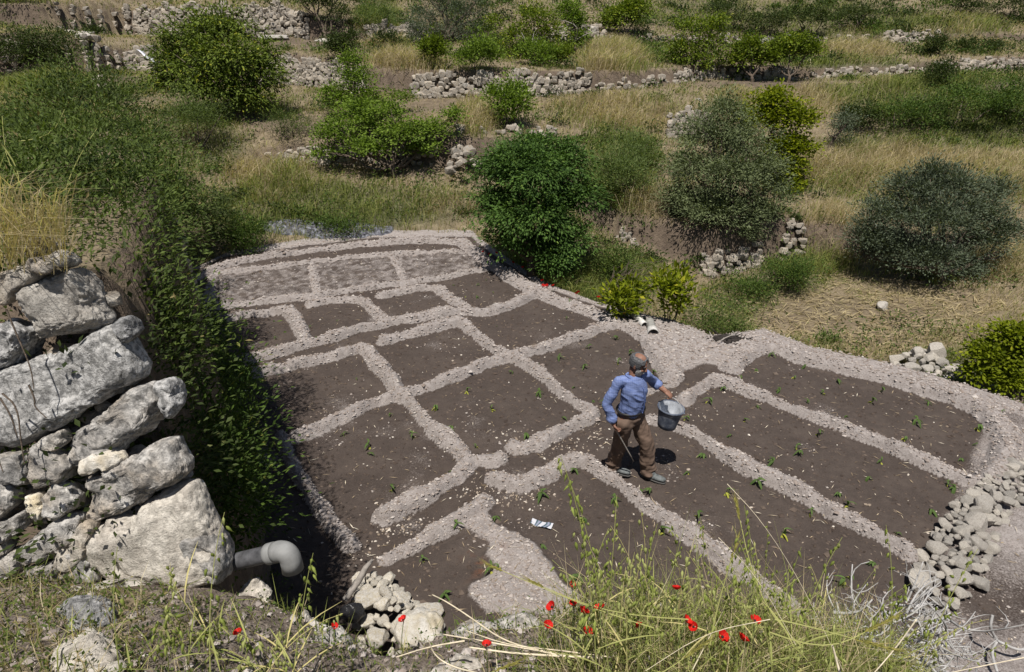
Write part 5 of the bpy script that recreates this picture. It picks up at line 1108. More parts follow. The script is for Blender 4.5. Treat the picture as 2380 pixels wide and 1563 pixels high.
    for lab, pts, sc in BEDS:
        order = sorted(pts, key=lambda q: q[1]); ORD = ['first', 'second', 'third', 'fourth', 'fifth', 'sixth', 'seventh', 'eighth', 'ninth', 'tenth', 'eleventh', 'twelfth', 'thirteenth', 'fourteenth', 'fifteenth', 'sixteenth', 'seventeenth', 'eighteenth', 'nineteenth', 'twentieth']
        for ki, (u, v) in enumerate(order):
            p = P(u, v + 8, .01); z = float(Hgarden(p[0], p[1])[0]); s = sc * rs.uniform(.42, .88)
            t = thing('seedling', lab + (', ' + ORD[ki] + ' from the far side' if len(order) > 1 else ''), 'seedling', (p[0], p[1], z), lab.replace('seedling', 'seedlings').replace('small ', '').replace('tiny ', ''), (rs.uniform(-.15, .15), rs.uniform(-.15, .15), rs.uniform(0, 6.28))); t.scale = (s,) * 3
            for nm, me in protos[rs.randint(len(protos))]: link(nm, me, t)
# ------------------------------------------------------------------ pipes, scraps and sticks
def lathe(g, prof, sides=24, tint=None, closed=False):
    """prof: (radius, z) pairs"""
    prof = np.array(prof, float); n = len(prof); a = np.arange(sides) / sides * 2 * math.pi
    V = np.stack([prof[:, 0:1] * np.cos(a), prof[:, 0:1] * np.sin(a), np.repeat(prof[:, 1:2], sides, 1)], -1).reshape(-1, 3)
    F = [(i * sides + k, i * sides + (k + 1) % sides, (i + 1) * sides + (k + 1) % sides, (i + 1) * sides + k) for i in range(n - 1) for k in range(sides)]
    g.add(V, F, tint)
def build_objects():
    MAT['pvc'] = plain('grey_pvc', (.22, .22, .215, 1), .65, .2, (60, .15, .002), .25, 9); MAT['pvc_dark'] = plain('dark_pipe', (.075, .075, .08, 1), .6, .35, (80, .4, .004), .5, 20)
    MAT['pvc_white'] = plain('dusty_white_pipe', (.46, .445, .42, 1), .6, .3, (40, .3, .004), .3, 12); MAT['black_plastic'] = plain('black_plastic', (.018, .018, .02, 1), .35, .5, (25, .6, .02)); MAT['char'] = plain('charred', (.03, .025, .022, 1), .9, .2, (40, .8, .02), .6, 20)
    a, b, c = PD(520, 1312, 3.42), PD(628, 1287, 3.32), PD(640, 1284, 3.31)
    t = thing('drain_pipe', 'grey drain pipe with elbow sticking out of the wall over the pit', 'pipe', a); O = a
    d = unit(c - a); g = Geo(); add_tube(g, [a - O - d * .15, b - O], [.044, .044], 20, cap=False); link('pipe', g.mesh('pipe', MAT['pvc_dark']), t)
    g = Geo(); q = b - O; add_tube(g, [q - d * .016, q - d * .012, q + d * .0, q + d * .03, q + d * .034, q + d * .05], [.045, .054, .054, .054, .051, .051], 20, cap=False); link('collar', g.mesh('collar', MAT['pvc']), t)
    g = Geo(); dn = np.array([.08, -.12, -1.0]); dn /= np.linalg.norm(dn); pts = [q + d * .03]; 
    ctr = q + d * .055 + dn * .062
    for k in range(9):
        th = k / 8 * math.pi / 2; pts.append(ctr + d * .062 * math.sin(th) * 1.0 - dn * .062 * math.cos(th))
    pts.append(pts[-1] + dn * .06); add_tube(g, pts, [.048] * (len(pts) - 1) + [.05], 20, cap=False)
    e = link('elbow', g.mesh('elbow', MAT['pvc']), t); sm = e.modifiers.new('wall', 'SOLIDIFY'); sm.thickness = .005
    # white pipe pieces at the far edge of the garden
    for lab, p0, p1, r0, r1 in [('long dusty white pipe lying beside the lemon saplings', P(1470, 727, .12), P(1498, 757, .10), .055, .055), ('short flared white pipe socket on the dry pad', P(1510, 748, .12), P(1518, 777, .09), .075, .088)]:
        t = thing('white_pipe', lab, 'pipe', (p0 + p1) / 2); O = (p0 + p1) / 2; g = Geo(); m = p0 * .35 + p1 * .65
        add_tube(g, [p0 - O, m - O, m * .98 + p1 * .02 - O, p1 - O], [r0, r0, r1, r1], 16, cap=False); o = link('pipe', g.mesh('pipe', MAT['pvc_white']), t); sm = o.modifiers.new('wall', 'SOLIDIFY'); sm.thickness = .008
        g = Geo(); dd = unit(p1 - p0); add_tube(g, [p1 - O - dd * .012, p1 - O + dd * .006], [r1 * 1.08, r1 * 1.08], 16, cap=False); o = link('rim', g.mesh('rim', MAT['pvc_white']), t); sm = o.modifiers.new('wall', 'SOLIDIFY'); sm.thickness = .01
    # crumpled scrap with printed stripes
    N = NT('printed_scrap'); w = N.n('ShaderNodeTexWave'); w.inputs['Scale'].default_value = 3.2; w.inputs['Distortion'].default_value = 6; N.l(N.coord(), w.inputs['Vector'])
    N.base(N.ramp(w.outputs['Fac'], [(.0, (.5, .5, .52, 1)), (.4, (.45, .46, .5, 1)), (.55, (.05, .05, .12, 1)), (.8, (.06, .13, .10, 1)), (1, (.25, .25, .35, 1))])); N.rough(.5); MAT['scrap'] = N.m
    xs, ys = np.meshgrid(np.linspace(-.12, .12, 14), np.linspace(-.045, .045, 7)); zz = .018 * fbm(xs * 30, ys * 30, 3, 5) + .02; idx = np.arange(xs.size).reshape(xs.shape)
    p = P(1258, 1222, .02); tag(link('paper_scrap', mesh_np('paper_scrap', np.stack([xs, ys + .3 * np.abs(xs) * .5, zz], -1).reshape(-1, 3), np.stack([idx[:-1, :-1], idx[:-1, 1:], idx[1:, 1:], idx[1:, :-1]], -1).reshape(-1, 4), MAT['scrap']), None, p, (0, 0, -.35)), 'crumpled purple and white scrap lying on the bed', 'scrap')
    v, f = rock_geo(5, 3, (1, .6, .6), 5, .12); tag(link('plastic_bag', mesh_np('plastic_bag', v * .16, f, MAT['black_plastic']), None, P(818, 1425, .35), (.3, .9, .4), (.7, .7, 1.25)), 'shiny black plastic bag beside the stone heap', 'bag')
    g = Geo(); q = P(835, 1352, .3); add_tube(g, [(-.12, -.1, -.12), (0, 0, .02), (.06, .05, .12), (.12, .1, .17)], [.03, .032, .026, .012], 7); tag(link('stick', g.mesh('stick', MAT['deadwood']), None, q), 'thick weathered stick leaning on the stone heap', 'stick')
    # charred heap on the pad
    t = thing('burnt_heap', 'small heap of charred twigs on the edge of the dry pad', 'heap', P(1688, 792, .05)); rs = np.random.RandomState(6)
    for i in range(26):
        g = Geo(); s = rs.normal(size=3) * np.array([.18, .09, .02]); e = s + rs.normal(size=3) * np.array([.2, .12, .06]); e[2] = abs(e[2]) + .03; s[2] = abs(s[2]); add_tube(g, bent(s, e, rs, .1, 4), np.linspace(.014, .006, 4), 5); link('twig', g.mesh('twig', MAT['char'] if i % 4 else MAT['deadwood']), t)
    v, f = rock_geo(9, 2, (1, .6, .35), 4, .2); link('ash_mound', mesh_np('ash_mound', v * .26, f, MAT['char']), t)
    # ash where stubble was burnt, behind the garden
    N = NT('ash'); p = N.pos(); N.base(N.ramp(N.noise(9, 4, .7, p), [(.3, (.02, .02, .022, 1)), (.5, (.10, .10, .115, 1)), (.7, (.30, .31, .35, 1))])); N.bump(N.noise(18, 4, .7, p), .8, .05); MAT['ash'] = N.m
    cs = .06; c0 = P(735, 566, .05); xs, ys = np.meshgrid(np.arange(-2.1, 2.1, cs), np.arange(-.6, .6, cs)); X = xs + c0[0]; Y = ys + c0[1] + .95 + .10 * xs; rr = np.hypot(xs / 2.0, ys / .48) + .35 * fbm(X * 2, Y * 2, 3, 61)
    Z = Hg(X, Y) + .07 * sstep(1, .5, rr) + .03 * fbm(X * 6, Y * 6, 3, 62) - .06 * sstep(.8, 1.1, rr); idx = np.arange(xs.size).reshape(xs.shape); k = rr < 1; k4 = k[:-1, :-1] & k[1:, :-1] & k[:-1, 1:] & k[1:, 1:]
    tag(link('ash_patch', mesh_np('ash_patch', np.stack([X, Y, Z], -1).reshape(-1, 3), np.stack([idx[:-1, :-1], idx[:-1, 1:], idx[1:, 1:], idx[1:, :-1]], -1)[k4], MAT['ash'])), 'blue-grey patch of ash behind the far garden ridge', None, None, 'stuff')
    # white sheet by the mossy wall
    pa, pb = PD(325, 122, 26.5), PD(366, 153, 26.0); ln = np.linalg.norm(pb - pa); t_ = np.linspace(0, 1, 8); rows = []
    for s in t_:
        q = pa + (pb - pa) * s; rows += [q + np.array([-.1, -.05, .10 + .03 * math.sin(s * 9)]), q + np.array([.1, .05, .06 * math.cos(s * 11)])]
    idx = np.arange(16).reshape(8, 2); o = link('plastic_sheet', mesh_np('plastic_sheet', np.array(rows), np.stack([idx[:-1, 0], idx[:-1, 1], idx[1:, 1], idx[1:, 0]], -1), plain('white_sheet', (.7, .7, .75, 1), .4))); o.modifiers.new('t', 'SOLIDIFY').thickness = .01; tag(o, 'narrow white plastic sheet hanging at the mossy wall', 'sheet')

# ------------------------------------------------------------------ poppies, wild oats, barley, stalks and brush
MAT['petal'] = leaf_material('poppy_petals', (.42, .012, .010, 1), (.68, .022, .016, 1), None, .35, .5); MAT['poppy_heart'] = plain('poppy_heart', (.015, .015, .015, 1), .8)
MAT['oat'] = leaf_material('oat_spikelets', (.16, .20, .04, 1), (.34, .39, .10, 1), (.66, .6, .36, 1), .4); MAT['oatstem'] = leaf_material('oat_stems', (.16, .19, .05, 1), (.34, .34, .12, 1), (.55, .46, .22, 1), .2)
MAT['stalk'] = plain('bleached_stalk', (.60, .52, .38, 1), .7, .25, (60, .4, .004), .25, 20); MAT['barley'] = leaf_material('barley_ears', (.14, .14, .03, 1), (.30, .27, .07, 1), (.5, .4, .18, 1), .3); MAT['greytwig'] = plain('grey_twigs', (.36, .35, .34, 1), .85, .2, (50, .5, .005), .3, 18)
def poppy_meshes(seed):
    rs = np.random.RandomState(seed); out = []
    for k in range(4):
        a0 = k * math.pi / 2 + rs.uniform(-.15, .15); rows = []; nr, na = 4, 6
        for i in range(nr):
            for j in range(na):
                r = .004 + .028 * i / (nr - 1) * (1 + .08 * rs.uniform(-1, 1)); th = a0 + (j / (na - 1) - .5) * 2.0 * (.55 + .45 * i / (nr - 1)); rows.append((r * math.cos(th), r * math.sin(th), .022 * (i / (nr - 1)) ** 1.5 + (.003 if k % 2 else 0) + .003 * math.sin(th * 7 + k)))
        idx = np.arange(nr * na).reshape(nr, na); out.append(mesh_np('petal', rows, np.stack([idx[:-1, :-1], idx[:-1, 1:], idx[1:, 1:], idx[1:, :-1]], -1).reshape(-1, 4), MAT['petal'], True, {'tint': np.full(nr * na, rs.uniform(.2, .65))}))
    g = Geo(); lathe(g, [(.001, .001), (.007, .003), (.008, .009), (.004, .013), (.0005, .0135)], 8); out.append(g.mesh('seed_head', MAT['poppy_heart'])); return out
def build_flowers():
    rs = np.random.RandomState(17); protos = [poppy_meshes(i) for i in range(4)]
    def poppy(lab, top, h, s, grp=None):
        t = thing('poppy', lab, 'poppy', np.array(top) - np.array([0, 0, h]), grp); g = Geo(); add_tube(g, bent((rs.uniform(-.03, .03), rs.uniform(-.03, .03), -.02), (0, 0, h), rs, .06, 5), .0018 * max(s, 1), 4); link('stem', g.mesh('stem', MAT['stemgreen']), t)
        P_ = protos[rs.randint(4)]; rot = (rs.uniform(.1, .7), rs.uniform(-.5, .5), rs.uniform(0, 6.28))
        for k, me in enumerate(P_): link('petal' if k < 4 else 'seed_head', me, t, (0, 0, h), rot, s)
    zb = lambda x, y: (x * .336, 1041.3 + y * .336); z2 = lambda x, y: (790.2 + .336 * x, 1041.3 + .336 * y); z3 = lambda x, y: (1580.5 + .336 * x, 1041.3 + .336 * y)
    near = [('red poppy in the weeds left of the pit', zb(1650, 1285), 2.75), ('small red poppy beside the angular pale rock', zb(2310, 1240), 2.9), ('open red poppy standing before the stone heap', z2(440, 1195), 3.0), ('uppermost red poppy of the cluster at the bank edge', z2(1600, 945), 2.95), ('red poppy at the left of the cluster on the bank', z2(1470, 1105), 2.9),
            ('small red poppy tucked behind the cluster', z2(1615, 1085), 2.95), ('large red poppy in the middle of the cluster', z2(1680, 1140), 2.8), ('low red poppy under the cluster beside the purple flower', z2(1435, 1235), 2.8), ('red poppy petals among the bleached stalks', z2(1015, 1370), 2.7), ('red poppy between oat stems right of the cluster', z2(2330, 980), 2.75),
            ('dark red poppy in the shade of the oats', z2(1800, 1120), 2.75), ('ragged red poppy low in the dry weeds', z2(2060, 1240), 2.65), ('dark red poppy below the ragged one', z2(1710, 1280), 2.7), ('big red poppy at the right end of the oats', z3(515, 1200), 2.6), ('red poppy half hidden by oat stems, left', z3(40, 1200), 2.6), ('red poppy half hidden by oat stems, lower', z3(95, 1240), 2.6), ('red poppy deep in the grass below the oats', z3(290, 1310), 2.6), ('red petal of a poppy between grass stems near the bottom', z3(430, 1330), 2.6)]
    for lab, (u, v), d in near: p = PD(u, v, d); zg = float(bank_z(p[0], p[1])); poppy(lab, p, max(.08, p[2] - zg), rs.uniform(.5, .75))
    for kp, (x, y) in enumerate([(990, 195), (1035, 210), (1080, 205), (1130, 255), (1195, 270), (1265, 305), (1400, 395), (1405, 430), (1430, 430), (1475, 430), (1650, 475), (1635, 485), (1790, 510), (1820, 520), (1985, 600), (2015, 600), (1970, 625)]):
        u, v = 790.2 + .336 * x, 520.6 + .336 * y; p = P(u, v, .15); poppy('small red poppy on the rim behind the garden, ' + ['first', 'second', 'third', 'fourth', 'fifth', 'sixth', 'seventh', 'eighth', 'ninth', 'tenth', 'eleventh', 'twelfth', 'thirteenth', 'fourteenth', 'fifteenth', 'sixteenth', 'seventeenth'][kp] + ' from the chinaberry', p, .28, 1.15, 'poppies along the right garden rim')
def spindle(L, r, sides=5, awn=0.0, tint=.4):
    g = Geo(); V, F = tube([(0, 0, 0), (0, 0, -L * .25), (0, 0, -L * .6), (0, 0, -L)], [r * .2, r, r * .75, r * .1], sides, False); g.add(V, F, tint)
    if awn: g.add([(0, 0, -L * .8), (.0006, 0, -L * .8), (r * 1.5, r, -L - awn)], [(0, 1, 2)], .9)
    return g
def build_grasses_near():
    rs = np.random.RandomState(23); spk = [spindle(.032, .0058, 5, .022, t).mesh('spikelet', MAT['oat']) for t in (.25, .4, .55, .7, .9)]
    def oat(lab, base, top, droop, n, grp=None, tintv=.4, leaves=2):
        base, top = np.array(base), np.array(top); t = thing('wild_oat', lab, 'wild oat', base, grp); L = np.linalg.norm(top - base); side = unit(np.array([rs.normal(), rs.normal() * .5, 0]))
        tt = np.linspace(0, 1, 9)[:, None]; pts = (top - base) * tt + side * L * droop * tt ** 3 - np.array([0, 0, 1]) * L * droop * .5 * tt ** 4
        g = Geo(); add_tube(g, pts, np.linspace(.0026, .0010, 9), 4, tintv); link('stem', g.mesh('stem', MAT['oatstem'], False), t)
        for k in range(n):
            f = .58 + .42 * (k + rs.uniform(0, .8)) / n; q = np.array([np.interp(f, tt[:, 0], pts[:, i]) for i in range(3)]); a = rs.uniform(0, 6.28); r = rs.uniform(.012, .05) * (1.3 - f)
            link('spikelet', spk[rs.randint(5) if tintv < .8 else 4], t, q + np.array([math.cos(a) * r, math.sin(a) * r, -.005]), (rs.normal() * .3, rs.normal() * .3, rs.uniform(0, 6.28)), rs.uniform(.8, 1.25))
        for k in range(leaves):
            f = rs.uniform(.08, .5); q = np.array([np.interp(f, tt[:, 0], pts[:, i]) for i in range(3)]); g = Geo(); leaf_blade(rs.uniform(.12, .26), .007, .2, rs.uniform(.2, .9), rs.uniform(.2, .6) if tintv < .8 else .95, g, q, rs.uniform(0, 6.28), rs.uniform(.5, 1.1), rs); link('leaf', g.mesh('leaf', MAT['oatstem'], False), t)
    def from_px(u0, v0, u1, v1, d0, d1):
        b = ground_at(u0, v0, 2.2) if d0 is None else PD(u0, v0, d0); return b, PD(u1, v1, d1)
    # the tall ones one can follow with the eye
    TALL = [('tallest wild oat, its green panicle beside the man', 1405, 1560, 1368, 1015, 2.35, 2.45, 26), ('second tall wild oat just right of the tallest one', 1440, 1560, 1385, 1110, 2.35, 2.45, 18), ('wild oat with panicle in front of the ridge below the man', 1500, 1560, 1478, 1195, 2.4, 2.5, 16), ('wild oat leaning left over the wedge of dry soil', 1480, 1560, 1440, 1240, 2.4, 2.5, 14),
            ('wild oat reaching over the long ridge', 1760, 1565, 1800, 1165, 2.3, 2.4, 14), ('wild oat with one big pale spikelet', 1880, 1565, 1775, 1210, 2.2, 2.3, 8), ('wild oat standing before the long dark bed', 1830, 1565, 1905, 1225, 2.3, 2.4, 16), ('wild oat at the right over the brush', 2150, 1565, 2225, 1255, 2.4, 2.6, 16), ('thin oat stem before the rocks', 2100, 1565, 2130, 1205, 2.4, 2.6, 10),
            ('wild oat by the drain pipe with hanging green spikelets', 640, 1590, 720, 1240, 2.3, 2.5, 18), ('wild oat in front of the pale wall block', 465, 1590, 470, 1190, 2.2, 2.45, 12), ('small wild oat at the left of the pale boulder', 255, 1560, 232, 1280, 2.15, 2.3, 8), ('oat stem with pale dry spikelets below the white boulder', 480, 1600, 560, 1500, 2.15, 2.25, 9)]
    for i, (lab, u0, v0, u1, v1, d0, d1, n) in enumerate(TALL):
        b, tp = from_px(u0, v0, u1, v1, d0, d1); b[2] = float(bank_z(b[0], b[1])) - .02; oat(lab, b, tp, .10, n, None, .9 if 'dry' in lab else rs.uniform(.2, .6))
    for k in range(150):
        u = rs.uniform(1330, 2230) if k < 136 else rs.uniform(250, 720); b = ground_at(u, rs.uniform(1450, 1640), 2.2); b[2] = float(bank_z(b[0], b[1])) - .02; h = rs.uniform(.25, .9) if k < 136 else rs.uniform(.2, .45)
        dry = rs.uniform() < .35
        oat('wild oat stalk among many in the grass on the bank' if k < 136 else 'short wild oat stalk in the weeds at lower left', b, b + np.array([rs.normal() * .1, rs.normal() * .06, h]), rs.uniform(.05, .3), rs.randint(7, 15), 'wild oats on the bank' if k < 136 else 'wild oats at lower left', .95 if dry else rs.uniform(.15, .65))
    # barley ears
    def ear(lab, p0, p1, ln):
        p0, p1 = np.array(p0), np.array(p1); t = thing('barley_stalk', lab, 'barley', p0); L = np.linalg.norm(p1 - p0); g = Geo(); pts = bent((0, 0, 0), p1 - p0, rs, .05, 7); add_tube(g, pts, np.linspace(.0028, .0016, 7), 4, .8); link('stem', g.mesh('stem', MAT['oatstem'], False), t)
        d = unit(pts[-1] - pts[-2]); g = Geo(); tip = pts[-1]
        for k in range(18):
            q = tip + d * ln * k / 18; s = unit(np.cross(d, rs.normal(size=3))); V, F = tube([q, q + d * .010 + s * .004, q + d * .018 + s * .003], [.0008, .0032, .0004], 4, False); g.add(V, F, rs.uniform(.1, .7))
        e = link('ear', g.mesh('ear', MAT['barley'], False), t); g = Geo()
        for k in range(36):
            q = tip + d * ln * (k % 18) / 18; s = unit(d + .16 * rs.normal(size=3)); w = unit(np.cross(s, rs.normal(size=3))) * .0007; g.add([q - w, q + w, q + s * rs.uniform(.05, .09)], [(0, 1, 2)], rs.uniform(.3, 1))
        link('awns', g.mesh('awns', MAT['barley'], False), e)
    ear('large green barley ear lying across the brush, upper', PD(1790, 1470, 2.0), PD(2010, 1470, 1.9), .10); ear('large green barley ear lying across the brush, lower', PD(1800, 1440, 1.95), PD(1985, 1485, 1.85), .10); ear('barley ear bowing over the wedge of dry soil', PD(1520, 1460, 2.5), PD(1170, 1328, 2.7), .07); ear('barley ear bending left above the poppies', PD(1600, 1440, 2.5), PD(1265, 1365, 2.6), .06)
    ear('reddish barley ear in front of the long ridge', PD(1860, 1500, 2.3), PD(1720, 1210, 2.4), .07); ear('ripe barley ear at the bottom edge right of centre', PD(1480, 1590, 2.0), PD(1590, 1530, 2.0), .09); ear('dry barley ear tilted before the dark bed', PD(1650, 1500, 2.3), PD(1700, 1300, 2.4), .08); ear('green barley ear at the bottom edge left of centre', PD(1030, 1600, 2.1), PD(1150, 1560, 2.1), .08)
    # bleached stalks lying on the bank
    for lab, pts, d0, r in [('long bleached stalk arching from the stone heap to the oats', [(1005, 1383), (1040, 1400), (1100, 1440), (1170, 1490), (1260, 1515), (1370, 1530)], 2.9, .006), ('bleached stalk lying under the arching one', [(1030, 1475), (1120, 1490), (1230, 1510), (1360, 1535)], 2.8, .006), ('thin bleached stalk from the grey slab to the oats', [(1080, 1465), (1180, 1500), (1300, 1512), (1420, 1528)], 2.75, .004), ('thick bleached stalk in the tangle left of the oats', [(1090, 1505), (1200, 1520), (1300, 1525), (1400, 1530)], 2.7, .008),
                          ('straight dry stalk crossing the bank at lower left of the tangle', [(920, 1528), (1000, 1503), (1080, 1490)], 2.75, .005), ('kinked white twig at the bottom below the stalks', [(996, 1488), (1010, 1525), (1050, 1550), (1110, 1565)], 2.6, .005), ('white stalk rising to the left of the oats', [(1500, 1560), (1640, 1470), (1790, 1440)], 2.3, .002), ('pale broken reed at the bottom right of the oats', [(1935, 1500), (1950, 1560), (1965, 1600)], 2.2, .007), ('pale stem slanting over the brush', [(2000, 1600), (2080, 1510), (2130, 1440)], 2.4, .004), ('long yellow stem at the lower right corner', [(2180, 1570), (2300, 1545), (2400, 1525)], 2.3, .003),
                          ('long thin culm rising before the dark bed', [(1960, 1560), (1860, 1350), (1770, 1210), (1690, 1125)], 2.3, .0015), ('pale culm crossing the long ridge', [(1850, 1500), (1760, 1340), (1670, 1250)], 2.3, .0015)]:
        q = [PD(u, v, d0 + .03 * math.sin(i * 2.1)) for i, (u, v) in enumerate(pts)]; O = q[-1]; t = smooth3([p - O for p in q]); g = Geo(); add_tube(g, t, np.linspace(r * .4, r * .75, len(t)), 6); tag(link('dry_stalk', g.mesh('dry_stalk', MAT['stalk']), None, O), lab, 'stalk')
    # weeds and grass covering the bank
    n = 46000; X = rs.uniform(-3.3, 4.0, n); Y = rs.uniform(.6, 3.6, n); e = np.interp(X, _E[:, 0], _E[:, 1]); Z = bank_z(X, Y); u, v = proj(X, Y, Z)
    dens = np.clip(.28 + .8 * sstep(1200, 1450, u) * sstep(2300, 2000, u) + .5 * fbm(X * 2, Y * 2, 3, 98) + .25 * (u < 330), .03, 1); ok = (Y < e + .25) & (v > 1340) & (v < 1750) & (u > -60) & (u < 2450) & (rs.uniform(size=n) < dens) & ~((Y > 2.35) & (X < -1.3)); X, Y, Z, u = X[ok], Y[ok], Z[ok], u[ok]; N = len(X)
    rich = sstep(1150, 1500, u) * sstep(2250, 1950, u); gn = rs.uniform(size=N) < np.clip(.6 + .5 * fbm(X * 3, Y * 3, 2, 99), .1, .9); h = rs.uniform(.04, .16, N) * (1 + 2.2 * rich); lean = np.concatenate([rs.normal(size=(N, 2)) * .5, np.zeros((N, 1))], 1); base = np.stack([X, Y, Z - .01], 1)
    for nm, sel, mat, lab in (('bank_dry_grass', ~gn, 'drygrass', 'dry grass and chaff on the bank'), ('bank_green_grass', gn, 'greengrass', 'green grass blades on the bank')):
        tag(link(nm, blades_mesh(nm, base[sel], h[sel], .0042 * rs.uniform(.6, 1.5, sel.sum()), lean[sel], MAT[mat], rs, np.clip(.5 + rs.normal(size=sel.sum()) * .25, 0, 1))), lab, None, None, 'stuff')
    M = int(N * 1.6); k = rs.randint(0, N, M); c = base[k] + np.stack([rs.normal(size=M) * .02, rs.normal(size=M) * .02, rs.uniform(.01, .10, M)], 1); V, F = leaf_quads(c, rs.normal(size=(M, 3)), rs.normal(size=(M, 3)) + np.array([0, 0, .8]), rs.uniform(.012, .03, M), rs.uniform(.006, .014, M))
    tag(link('bank_weeds', mesh_np('bank_weeds', V, F, MAT['herb'], False, {'tint': np.repeat(np.clip(.5 + rs.normal(size=M) * .28, 0, 1), 4)})), 'small leafy and withered weeds on the bank', None, None, 'stuff')
    n = 9000; X = rs.uniform(-3.2, 4, n); Y = rs.uniform(.8, 3.0, n); e = np.interp(X, _E[:, 0], _E[:, 1]); ok = (Y < e + .3) & ~((Y > 2.35) & (X < -1.3)); X, Y = X[ok], Y[ok]; s = .005 + .03 * rs.uniform(size=len(X)) ** 5
    pebble_field('rubble', 'small stones and crumbs of earth on the bank', X, Y, bank_z(X, Y) + s * .3, s, MAT['clod'], 96)
    # straw hanging over the top of the wall end, roots on its face
    n = 520; b = np.array([PD(rs.uniform(-60, 160), rs.uniform(500, 640), rs.uniform(2.9, 3.3)) for _ in range(n)]); b[:, 2] = np.minimum(b[:, 2], 4.12); lean = np.stack([rs.normal(size=n) * .5 + .55, rs.normal(size=n) * .3 - .35, 0 * b[:, 0]], 1)
    tag(link('dry_straw', blades_mesh('dry_straw', b, rs.uniform(.12, .38, n), rs.uniform(.004, .007, n), lean, MAT['drygrass'], rs, rs.uniform(.3, .9, n), .7)), 'tangle of dry straw on top of the wall end', None, None, 'stuff')
    for i, pts in enumerate([[(50, 700), (75, 760), (105, 830), (112, 880)], [(0, 880), (20, 950), (28, 1030), (42, 1070)], [(100, 870), (115, 905), (112, 920), (140, 945)], [(40, 890), (75, 920), (82, 1000), (90, 1050)], [(35, 900), (60, 940), (75, 990)]]):
        q = [on_face(u, v) + np.array([0, -.10, 0]) for u, v in pts]; O = q[0]; g = Geo(); t = smooth3([p - O for p in q]); add_tube(g, t, np.linspace(.005, .002, len(t)), 5); tag(link('root', g.mesh('root', MAT['bark']), None, O), ['thin root hanging down from the top block of the wall end', 'root at the left edge across the wall end', 'short root on the big dark block', 'root across the middle of the big dark block', 'root at the left of the big dark block'][i], 'root')
    # tall herbs rising from the undergrowth at the left
    for i, (u0, v0, u1, v1, d, lab) in enumerate([(75, 400, 5, 270, 5.0, 'pale thistle-like stem at the left edge above the undergrowth'), (30, 330, 150, 255, 5.2, 'light green herb leaning right over the undergrowth'), (145, 480, 225, 300, 4.6, 'long bare grass culm arching over the undergrowth'), (0, 330, 40, 440, 4.2, 'grey-green stem curving down at the left edge')]):
        b, tp = PD(u0, v0, d), PD(u1, v1, d); t = thing('tall_herb', lab, 'herb', b); g = Geo(); pts = bent((0, 0, 0), tp - b, rs, .1, 7); add_tube(g, pts, np.linspace(.006, .002, 7), 5, .5); link('stem', g.mesh('stem', MAT['oatstem']), t)
        if i < 2:
            for k in range(16):
                g = Geo(); f = rs.uniform(.3, 1); q = np.array([np.interp(f, np.linspace(0, 1, 7), pts[:, j]) for j in range(3)]); leaf_blade(rs.uniform(.08, .2), .01, .2, .4, rs.uniform(.3, .8), g, q, rs.uniform(0, 6.28), rs.uniform(0, .9), rs); link('leaf', g.mesh('leaf', MAT['feather'], False), t)
    # brush of grey dead twigs on the corner
    t = thing('brush_pile', 'pile of dead grey twigs at the lower right corner of the garden', 'brush', PD(2080, 1480, 4.2)); O = np.array(t.location)
    for k in range(150):
        u, v = rs.uniform(1930, 2210), rs.uniform(1400, 1620); d = 4.3 + rs.normal() * .2; s = PD(u, v, d); a = rs.normal(size=3) * np.array([.9, .5, .4]) + np.array([.1, 0, .2]); L = rs.uniform(.12, .38) * (1 if k > 30 else 1.25); e = s + unit(a) * L; r = rs.uniform(.004, .009) if k > 26 else rs.uniform(.008, .013)
        g = Geo(); p = bent(s - O, e - O, rs, .13, 6); add_tube(g, p, np.linspace(r, r * .35, 6), 5)
        for j in range(3):
            q = p[2 + j % 3]; add_tube(g, bent(q, q + unit(a + rs.normal(size=3) * .7) * L * .4, rs, .1, 4), np.linspace(r * .5, r * .2, 4), 4)
        link('branch', g.mesh('branch', MAT['greytwig']), t)
    t = thing('branch', 'forked grey branch lying on the bare path at lower right', 'branch', P(2300, 1460, .1)); O = np.array(t.location)
    for k, pts in enumerate([[(2318, 1563, .1), (2303, 1515, .15), (2318, 1490, .2)], [(2318, 1490, .2), (2300, 1460, .35), (2307, 1430, .45)], [(2318, 1490, .2), (2370, 1515, .15), (2400, 1500, .2)]]):
        g = Geo(); add_tube(g, smooth3([P(*p) - O for p in pts]), .012, 6); link(('stem', 'fork', 'fork')[k], g.mesh('fork', MAT['greytwig']), t)
def smooth3(pts, n=2):
    pts = [np.asarray(p, float) for p in pts]
    for _ in range(n):
        q = [pts[0]]
        for a, b in zip(pts[:-1], pts[1:]): q += [a * .75 + b * .25, a * .25 + b * .75]
        pts = q + [pts[-1]]
    return np.array(pts)
build_soil_detail(); build_seedlings(); build_objects(); build_flowers(); build_grasses_near()
